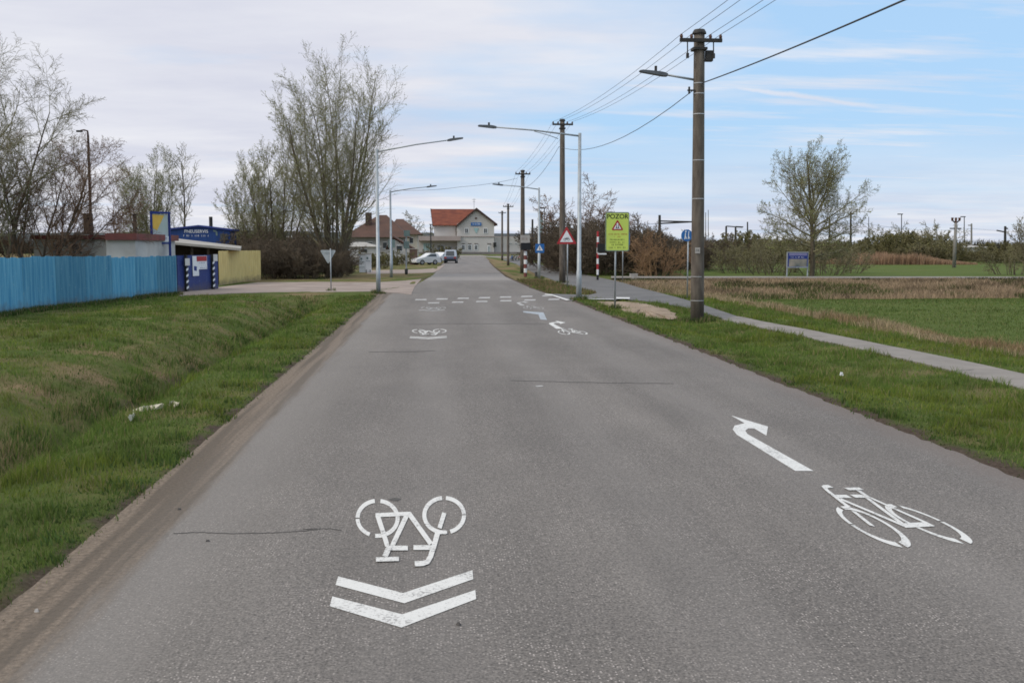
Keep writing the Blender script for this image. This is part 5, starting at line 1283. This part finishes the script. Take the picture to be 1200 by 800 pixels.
th.append(bush(73, 'thicket_bush', 'x', loc(785, 322), 2.9, 5, M['twigbrown'], M['twigdark'], group=GR, n=20, rmin=.018))
tl = ['big dark bush directly behind the yellow-green board', 'dark bush just right of the yellow-green board', 'brown bush left of the round blue sign']
for o, l_ in zip(th, tl): o['label'] = l_
spots = [(683,320,0,1.0,'dark bush just right of the tall lamp post'),(668,318,1,1.05,'dark bush behind the warning triangle'),(650,316,0,.95,'dark bush between the two right lamp posts'),(640,313,2,.9,'small dark bush right of the blue crossing sign'),
 (722,319,1,1.18,'tall dark bush behind the striped barrier post'),(765,319,0,.9,'dark bush behind the small tan shrub'),(812,318,1,.92,'dark bush behind the nearest pole'),(838,316,2,1.2,'brown bush just right of the nearest pole'),
 (695,315,1,1.25,'tall back bush seen over the striped barrier post'),(735,315,0,1.15,'tall back bush seen over the yellow-green board'),(775,316,2,1.3,'back bush left of the round blue sign post'),(800,315,0,.95,'back bush behind the round blue sign'),
 (712,321,2,1.15,'low bush filling between board and barrier post'),(757,321,1,.95,'bush right behind the white box'),(674,316,2,1.35,'back bush between triangle and lamp post')]
for i, (px, py, k, s_, lb) in enumerate(spots):
    l_ = loc(px, py); s_ *= G(px,py).y/G(705,322).y*(.88 if px < 735 else .72)
    dup(th[k], l_, i*1.1, lb, (s_*1.05, s_*1.05, s_))
random.seed(9)
bush(81, 'tan_shrub', 'dry tan shrub standing before the dark thicket by the white box', loc(768, 325.5), 3.2, 3.4, M['twigtan'], M['twigtan'], n=18, rmin=.012, kids=(7,5,4), cat='shrub')
bt = bush(82, 'background_tree', 'bare crown rising above the thicket behind the warning triangle', loc(680, 313), 8.2, 4, M['bark'], M['twigbrown'], n=7, rmin=.022, kids=(12,7,5), cat='tree')
dup(bt, loc(701, 312), 1.2, 'bare crown rising above the thicket between triangle and yellow-green board', (.8,.8,.86))
dup(bt, loc(745, 310), 2.9, 'low bare crown above the thicket right of the yellow-green board', (.7,.7,.62))
# under the willows, left
ub = bush(91, 'scrub_bush', 'dark scrub bush against the end of the yellow fence', loc(318, 326.5), 2.6, 4, M['twigdark'], M['twigdark'], n=22, rmin=.013, group='scrub bushes under the willows')
for i, (px, py, s_, lb) in enumerate([(340,326,1.05,'dark scrub bush below the gap between the willows'),(360,326.5,.95,'dark scrub bush left of the tallest willow trunk'),(385,325,.8,'scrub bush at the foot of the tallest willow'),(397,323,.6,'small scrub bush left of the white cabinets'),(302,324.5,1.25,'tall scrub bush behind the yellow fence end'),(350,321,1.3,'scrub bush behind the willow trunks'),(330,319,1.4,'scrub bush furthest behind the lower willow'),(378,319,1.2,'scrub bush behind the tallest willow'),(289,321,1.4,'scrub bush rising behind the yellow fence')]):
    dup(ub, loc(px, py), i*1.3+.4, lb, s_)
sb = bush(92, 'garden_bush', 'olive bush left of the parked white car', loc(470, 311), 1.6, 3, M['bark'], M['leafolive'], leaf=2, lm=M['leafolive'], n=12, kids=(6,5,3), rmin=.02, group='garden bushes by the left houses')
for i, (px, py, s_, lb) in enumerate([(448,313,1.2,'olive bush between the lamp posts'),(519,305.5,1.6,'olive bush between the white and the silver cars'),(438,315,1.1,'olive bush right of the utility cabinets'),(484,307.5,1.2,'olive bush before the brown board fence')]):
    dup(sb, loc(px, py), i*1.7, lb, s_)
ai = bush(95, 'airy_shrub', 'airy olive shrub under the left side of the lone tree crown', loc(905, 322), 2.6, 4.5, M['bark'], M['twig'], leaf=1.2, lm=M['leafolive'], n=16, rmin=.008, kids=(6,5,4), cat='shrub', group='airy shrubs round the lone tree', lsize=.05)
for i, (px, py, s_, lb) in enumerate([(862,320,.95,'airy olive shrub right of the nearest pole at the field'),(885,319,1.05,'airy olive shrub between the pole and the picture board'),(925,319,1.1,'airy olive shrub behind the picture board'),(965,322,1.05,'airy olive shrub just right of the lone trunk'),(990,320,.95,'airy olive shrub at the right end under the lone crown'),(1190,322,1.0,'airy olive shrub near the right picture edge')]):
    dup(ai, loc(px, py), i*1.9+.5, lb, s_*G(px,py).y/G(905,322).y)
# far hedges on the right
GF = 'far bushes at the edge of the field'
fb = [bush(101, 'field_bush', 'x', loc(870, 308.5), 3.8, 8, M['bark'], M['leafolive'], leaf=1.6, lm=M['leafolive'], n=24, rmin=.03, kids=(7,6,4), lsize=.16, group=GF),
      bush(102, 'field_bush', 'x', loc(900, 308.5), 3.2, 8, M['twigdark'], M['twig'], leaf=1.0, lm=M['leafolive'], n=24, rmin=.03, kids=(8,6,4), lsize=.14, group=GF)]
fb[0]['label'] = 'olive hedge bush first right of the nearest pole'; fb[1]['label'] = 'brown hedge bush left of the lone budding tree'
fs = [(850,308.5,1,1.),(885,307.5,1,1.05),(918,308,0,1.0),(938,308,0,1.05),(958,308.5,0,1.),(978,308.3,0,.95),(998,307,0,.9),(1018,305.5,0,1.),(1040,304.5,0,1.1),(1062,304.5,0,1.2),(1075,308,1,1.1),(1088,308.5,1,1.2),(1100,307.5,1,1.25),(1112,308.5,0,.8),(1130,307.5,1,.8),(1145,306.5,1,.85),(1160,308,1,1.0),(1172,308.5,0,1.15),(1187,307.5,0,1.0),(1200,308.5,0,.9),(1215,308,1,.9),(832,309,0,.95),(1055,306,0,1.3),(1092,305,1,1.5)]
names = ['brown bush right beside the nearest pole at the field edge','brown hedge bush between the pole and the picture board','olive hedge bush left of the picture board','olive hedge bush directly behind the picture board','olive hedge bush behind the lone tree trunk','olive hedge bush just right of the lone tree trunk','olive hedge bush under the right side of the lone crown','hedge bush behind the left end of the orange reeds','hedge bush behind the middle of the orange reeds','green-tinged bush behind the right end of the orange reeds','dark brown bush at the right end of the reeds','dark brown bush left of the twin-armed pole','dark bush just left of the twin-armed pole','low olive bush at the foot of the twin-armed pole','low brown bush right of the twin-armed pole','low brown bush midway to the right picture edge','brown bush left of the dark mast at far right','rounded olive bush at the dark mast near the right edge','olive bush close to the right edge','olive bush cut by the right picture edge','brown bush at the right picture edge','olive bush hidden partly by the nearest pole','taller green bush rising over the reeds','taller brown bush rising left of the twin-armed pole']
for i, (px, py, k, s_) in enumerate(fs):
    l_ = loc(px, py); s2 = s_*G(px, py).y/G(870,308.5).y*(.62 if px > 1105 else .72)
    dup(fb[k], l_, i*1.37, names[i], (s2*.95, s2*.95, s2))
ft = bush(111, 'field_tree', 'small bare tree over the dark bushes left of the twin-armed pole', loc(1100, 306), 5.8, 5, M['bark'], M['twig'], n=7, rmin=.03, kids=(9,6,4), cat='tree', group='small bare trees beyond the field')
dup(ft, loc(1086, 305), 1.4, 'second small bare tree just left of the other over the dark bushes', .95)
dup(ft, loc(1040, 302), 2.2, 'faint bare tree above the green-tinged bushes', 1.2)
dup(ft, loc(540, 296.5)[:2]+(0,), 2.2, 'bare tree far behind the station', 1.2)
dup(ft, loc(492, 297)[:2]+(0,), .7, 'bare tree between the cream house and the station', 2.2)
q = P(1212, 330, 62)
make_tree('young_tree', 120, [((0,0,0),(-.05,0,1), hpx(78,62), .05),((.1,0,0),(-.5,0,1), hpx(66,62), .04),((.1,0,0),(.4,0,1), hpx(66,62), .04)], cfgS, 'slim twiggy sapling cut by the right picture edge', 'tree', (q.x,62,0), M['bark'], M['twig'])
# wooded horizon and hills
hm = mat('distant wooded hills', (.05,.06,.06), (.045,.052,.055), .01, 1)  # slight blue-green put into the hill colour in place of haze
b = MB(); n = 90
ring = [];
for k in range(n+1):
    x = -2400+4800*k/n; z = (30+14*float(fbm(x*.004+3, 2, 1, 5)))*(1-.8*float(sstep(220, 500, x))); ring.append((x, 2500+200*math.sin(k*.3), z))
for x, y, z in ring: b.v += [(x, y-250, -5), (x, y, z), (x, y+400, -5)]
for k in range(n): 
    a = k*3; b.f += [(a, a+3, a+4, a+1), (a+1, a+4, a+5, a+2)]
hl = b.build('hills', hm, None, True); tag(hl, kind='structure')
# distant wood: hedge-like mass of blades
n = 26000; x = rng.random(n)*620-260; y = 330+rng.random(n)*25+np.abs(x)*.05
keep = ~((x > -70) & (x < 40) & (y < 300)); 
c = np.array([.06,.055,.04])*(.6+.8*rng.random(n))[:, None]
blades('woodland', x, y, (3.0+3.0*rng.random(n))*(.5+1.0*fbm(x, y*0, .05, 8)), .35+0*x, c, .35, 'distant dark belt of woodland along the horizon', 'woodland', z=np.full(n, -.5))

# ------------------------------------------------------------------ field pole, railway masts
base = G(1118, 313.5); s = base.y/1200; t = thing('twin_armed_pole', base, 'concrete pole with forked insulators standing in the green field', 'utility pole')
b = MB(); b.tube([base, base+UZ*54*s], [.2,.13], 10); b.build('pole', M['pole2'], t, True)
b = MB(); b.box(base+UZ*47*s, (14*s,.12,.12)); ao = b.build('crossarm', M['dsteel'], t)
for sx in (-1, 1):
    b = MB(); b.tube([base+UZ*53*s, base+Vector((sx*4.5*s,0,57*s))], .07, 6); fo = b.build('fork', M['dsteel'], t)
    b = MB(); b.tube([base+Vector((sx*4.5*s,0,56*s)), base+Vector((sx*4.5*s,0,60*s))], [.1,.14], 8); b.build('insulator', M['insul'], fo)
b = MB(); b.tube([base+UZ*54*s, base+UZ*60*s], [.1,.13], 8); b.build('insulator', M['insul'], ao)
def mast(px, pyt, y, label, w=.16, arm=None, head=False, m='dsteel', pxt=None):
    top = P(pxt or px, pyt, y); base = Vector((P(px, 300, y).x, y, -.3)); t = thing('railway_mast', base, label, 'mast', 'masts along the railway')
    b = MB(); b.tube([base, top], [w, w*.7], 8); b.build('shaft', M[m], t)
    if arm:
        b = MB()
        for ax, ay0, ay1 in arm: b.tube([P(px, ay0, y), P(px+ax, ay1, y)], w*.45, 6)
        b.build('arm', M[m], t)
    if head: b = MB(); b.box(top+Vector((-.3,0,0)), (1.1,.4,.2)); b.build('lamp_head', M[m], t)
    return t
mast(773, 252, 170, 'dark railway mast with long drooping arm right of the thicket', .3, [(38,262,260),(38,259,260)])
mast(851, 265, 230, 'left leg of the railway gantry beside the nearest pole', .3, [(19,265,266.5)])
mast(862, 266, 230, 'middle leg of the railway gantry beside the nearest pole', .3, [(9,265.5,266)])
mast(827, 249, 260, 'thin mast just right of the nearest pole', .12)
mast(876, 260, 260, 'short dark mast right of the railway gantry', .25)
mast(830, 246, 250, 'taller thin mast just right of the nearest pole', .1)
mast(997, 248, 190, 'dark mast behind the right side of the lone tree', .25, [(3,251,251),(-3,251,251)])
mast(1018, 254, 260, 'hair-thin mast right of the lone tree', .12)
mast(1056.5, 251, 220, 'thin lamp mast above the green-tinged bushes', .13, None, True)
mast(972, 255, 230, 'short dark mast behind the lone tree crown', .25)
mast(1130, 254, 230, 'thin lamp mast just right of the twin-armed pole', .13, None, True)
mast(1138.5, 262, 210, 'grey concrete mast right of the twin-armed pole', .24, [(-4,264,264)], m='pole2')
mast(1178, 265, 150, 'stout dark mast with bracket near the right picture edge', .24, [(3,267,268),(-10,272,270)])
mast(638, 244, 200, 'thin lamp mast left of the warning triangle', .12, [(-2,244,243)], True)
mast(624, 257, 190, 'dark mast seen between third pole and further lamp', .25)
mast(634.5, 248, 180, 'grey lattice-like mast behind the further right lamp post', .3, [(14,263,262),(14,259,262)], m='tealbox')
b = wire('overhead_wire', [P(773,262,170), P(640,262,175)], 'railway contact wire from the drooping-arm mast to the left', .03, .3)
wire('overhead_wire', [P(862,268,230), P(997,258,190), P(1138,268,210), P(1400,268,200)], 'upper railway contact wire across the field horizon', .02, 1.0)
# small light-coloured huts far right and a grey hut left of crossing
gable_house('far_hut', 1066, 1073, 306, 295, 291, 160, 5, M['wallwhite'], M['roofdark'], 'tiny pale hut glimpsed at the end of the reeds', over=.2)
gable_house('far_shed', 1125, 1160, 306, 290, 287, 200, 7, M['concrete'], M['shedroof'], 'long pale shed glimpsed right of the twin-armed pole', over=.3, ridge='x')
gable_house('station_annex', 622, 652, 306, 290, 287, 170, 6, M['concrete'], M['shedroof'], 'low grey annex behind the further right lamp post', over=.3, ridge='x', wins=((627,631,293,297),))

# ------------------------------------------------------------------ world and light
wd = bpy.data.worlds.new('World'); sc.world = wd; wd.use_nodes = True; nt = wd.node_tree; N = nt.nodes; L = nt.links
bg = N['Background']; bg.inputs['Strength'].default_value = .1
SUN_EL, SUN_AZ = R(42), R(250)    # azimuth clockwise from +Y
sky = N.new('ShaderNodeTexSky'); sky.sky_type = 'NISHITA'; sky.sun_disc = False; sky.sun_elevation = SUN_EL; sky.sun_rotation = SUN_AZ
sky.air_density = 1.0; sky.dust_density = 1.5; sky.ozone_density = 1.2
tc = N.new('ShaderNodeTexCoord'); nrm_ = N.new('ShaderNodeVectorMath'); nrm_.operation = 'NORMALIZE'; L.new(tc.outputs['Generated'], nrm_.inputs[0])
sp = N.new('ShaderNodeSeparateXYZ'); L.new(nrm_.outputs[0], sp.inputs[0])
zc = math_(nt, 'ADD', math_(nt, 'MAXIMUM', sp.outputs[2], 0.0), .06)
cb = N.new('ShaderNodeCombineXYZ'); L.new(math_(nt, 'DIVIDE', sp.outputs[0], zc), cb.inputs[0]); L.new(math_(nt, 'DIVIDE', sp.outputs[1], zc), cb.inputs[1])
mp = N.new('ShaderNodeMapping'); mp.inputs['Scale'].default_value = (.55, .8, 1); mp.inputs['Location'].default_value = (2.3, 1.1, 0); mp.inputs['Rotation'].default_value = (0, 0, .25); L.new(cb.outputs[0], mp.inputs[0])
c1 = noise(nt, mp.outputs[0], .9, 9, .55); c2 = noise(nt, mp.outputs[0], .28, 4, .5)
cl = math_(nt, 'ADD', math_(nt, 'MULTIPLY', c1, .6), math_(nt, 'MULTIPLY', c2, .5))
cl = math_(nt, 'SUBTRACT', cl, math_(nt, 'MULTIPLY', sp.outputs[0], .42))     # more cloud to the left
cov = mrange(nt, cl, .42, .60, .02, 1.0)
mw = N.new('ShaderNodeMapping'); mw.inputs['Scale'].default_value = (.7, 2.6, 1); mw.inputs['Rotation'].default_value = (0, 0, -.35); mw.inputs['Location'].default_value = (.7, 3.3, 0); L.new(cb.outputs[0], mw.inputs[0])
wisp = noise(nt, mw.outputs[0], 1.0, 10, .62)
cov = math_(nt, 'MAXIMUM', cov, mrange(nt, wisp, .47, .68, 0, .75))
D1 = ray(838, 99).normalized(); D2 = ray(1042, 127).normalized(); DN = D1.cross(D2).normalized(); DM = (D1+D2).normalized(); half = D1.dot(DM)
def vdot(v):
    n_ = N.new('ShaderNodeVectorMath'); n_.operation = 'DOT_PRODUCT'; L.new(nrm_.outputs[0], n_.inputs[0]); n_.inputs[1].default_value = tuple(v); return n_.outputs['Value']
wob_ = math_(nt, 'MULTIPLY', math_(nt, 'SUBTRACT', noise(nt, nrm_.outputs[0], 30, 5, .6), .5), .006)
dist = math_(nt, 'ABSOLUTE', math_(nt, 'ADD', vdot(DN), wob_))
trail = math_(nt, 'MULTIPLY', mrange(nt, dist, .0035, .0008, 0, .75), mrange(nt, vdot(DM), half-.0006, half+.002))
cov = math_(nt, 'MAXIMUM', cov, trail)
low = mrange(nt, sp.outputs[2], .115, .02, 0, .9)
lown = math_(nt, 'MULTIPLY', low, mrange(nt, noise(nt, mp.outputs[0], 1.1, 7, .6), .3, .55, .55, 1))
cov = math_(nt, 'MAXIMUM', cov, lown)
shade = noise(nt, mp.outputs[0], .7, 7, .6)
ccol = mixrgb(nt, mrange(nt, shade, .35, .65), (5.9,6.1,7.1), (7.5,7.6,8.1))
# faint warm low clouds
ccol = mixrgb(nt, math_(nt, 'MULTIPLY', low, mrange(nt, shade, .45, .6, 0, .6)), ccol, (8.2,8.05,8.1))
skyc = mixrgb(nt, 1.0, sky.outputs[0], (1.25,1.3,1.3), 'MULTIPLY')
skyc = mixrgb(nt, .8, skyc, (3.9,6.15,8.9))
out = mixrgb(nt, cov, skyc, ccol)
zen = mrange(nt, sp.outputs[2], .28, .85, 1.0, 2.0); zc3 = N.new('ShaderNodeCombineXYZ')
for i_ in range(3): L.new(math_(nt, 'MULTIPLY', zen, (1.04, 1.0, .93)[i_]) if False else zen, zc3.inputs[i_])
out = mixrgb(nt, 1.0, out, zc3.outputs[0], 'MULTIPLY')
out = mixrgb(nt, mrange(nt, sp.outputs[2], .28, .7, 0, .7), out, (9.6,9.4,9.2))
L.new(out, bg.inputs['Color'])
sun = bpy.data.lights.new('sun', 'SUN'); sun.energy = 1.5; sun.angle = R(16); sun.color = (1.0, .93, .82)
so_ = bpy.data.objects.new('sun', sun); COL.objects.link(so_)
dv = Vector((math.sin(SUN_AZ)*math.cos(SUN_EL), math.cos(SUN_AZ)*math.cos(SUN_EL), math.sin(SUN_EL)))
so_.rotation_euler = dv.to_track_quat('Z', 'Y').to_euler()
sc.view_settings.view_transform = 'Standard'; sc.view_settings.look = 'None'; sc.view_settings.exposure = 0.17; sc.view_settings.gamma = 1
sc.view_settings.use_curve_mapping = False
sc.cycles.max_bounces = 6; sc.cycles.filter_width = 1.7
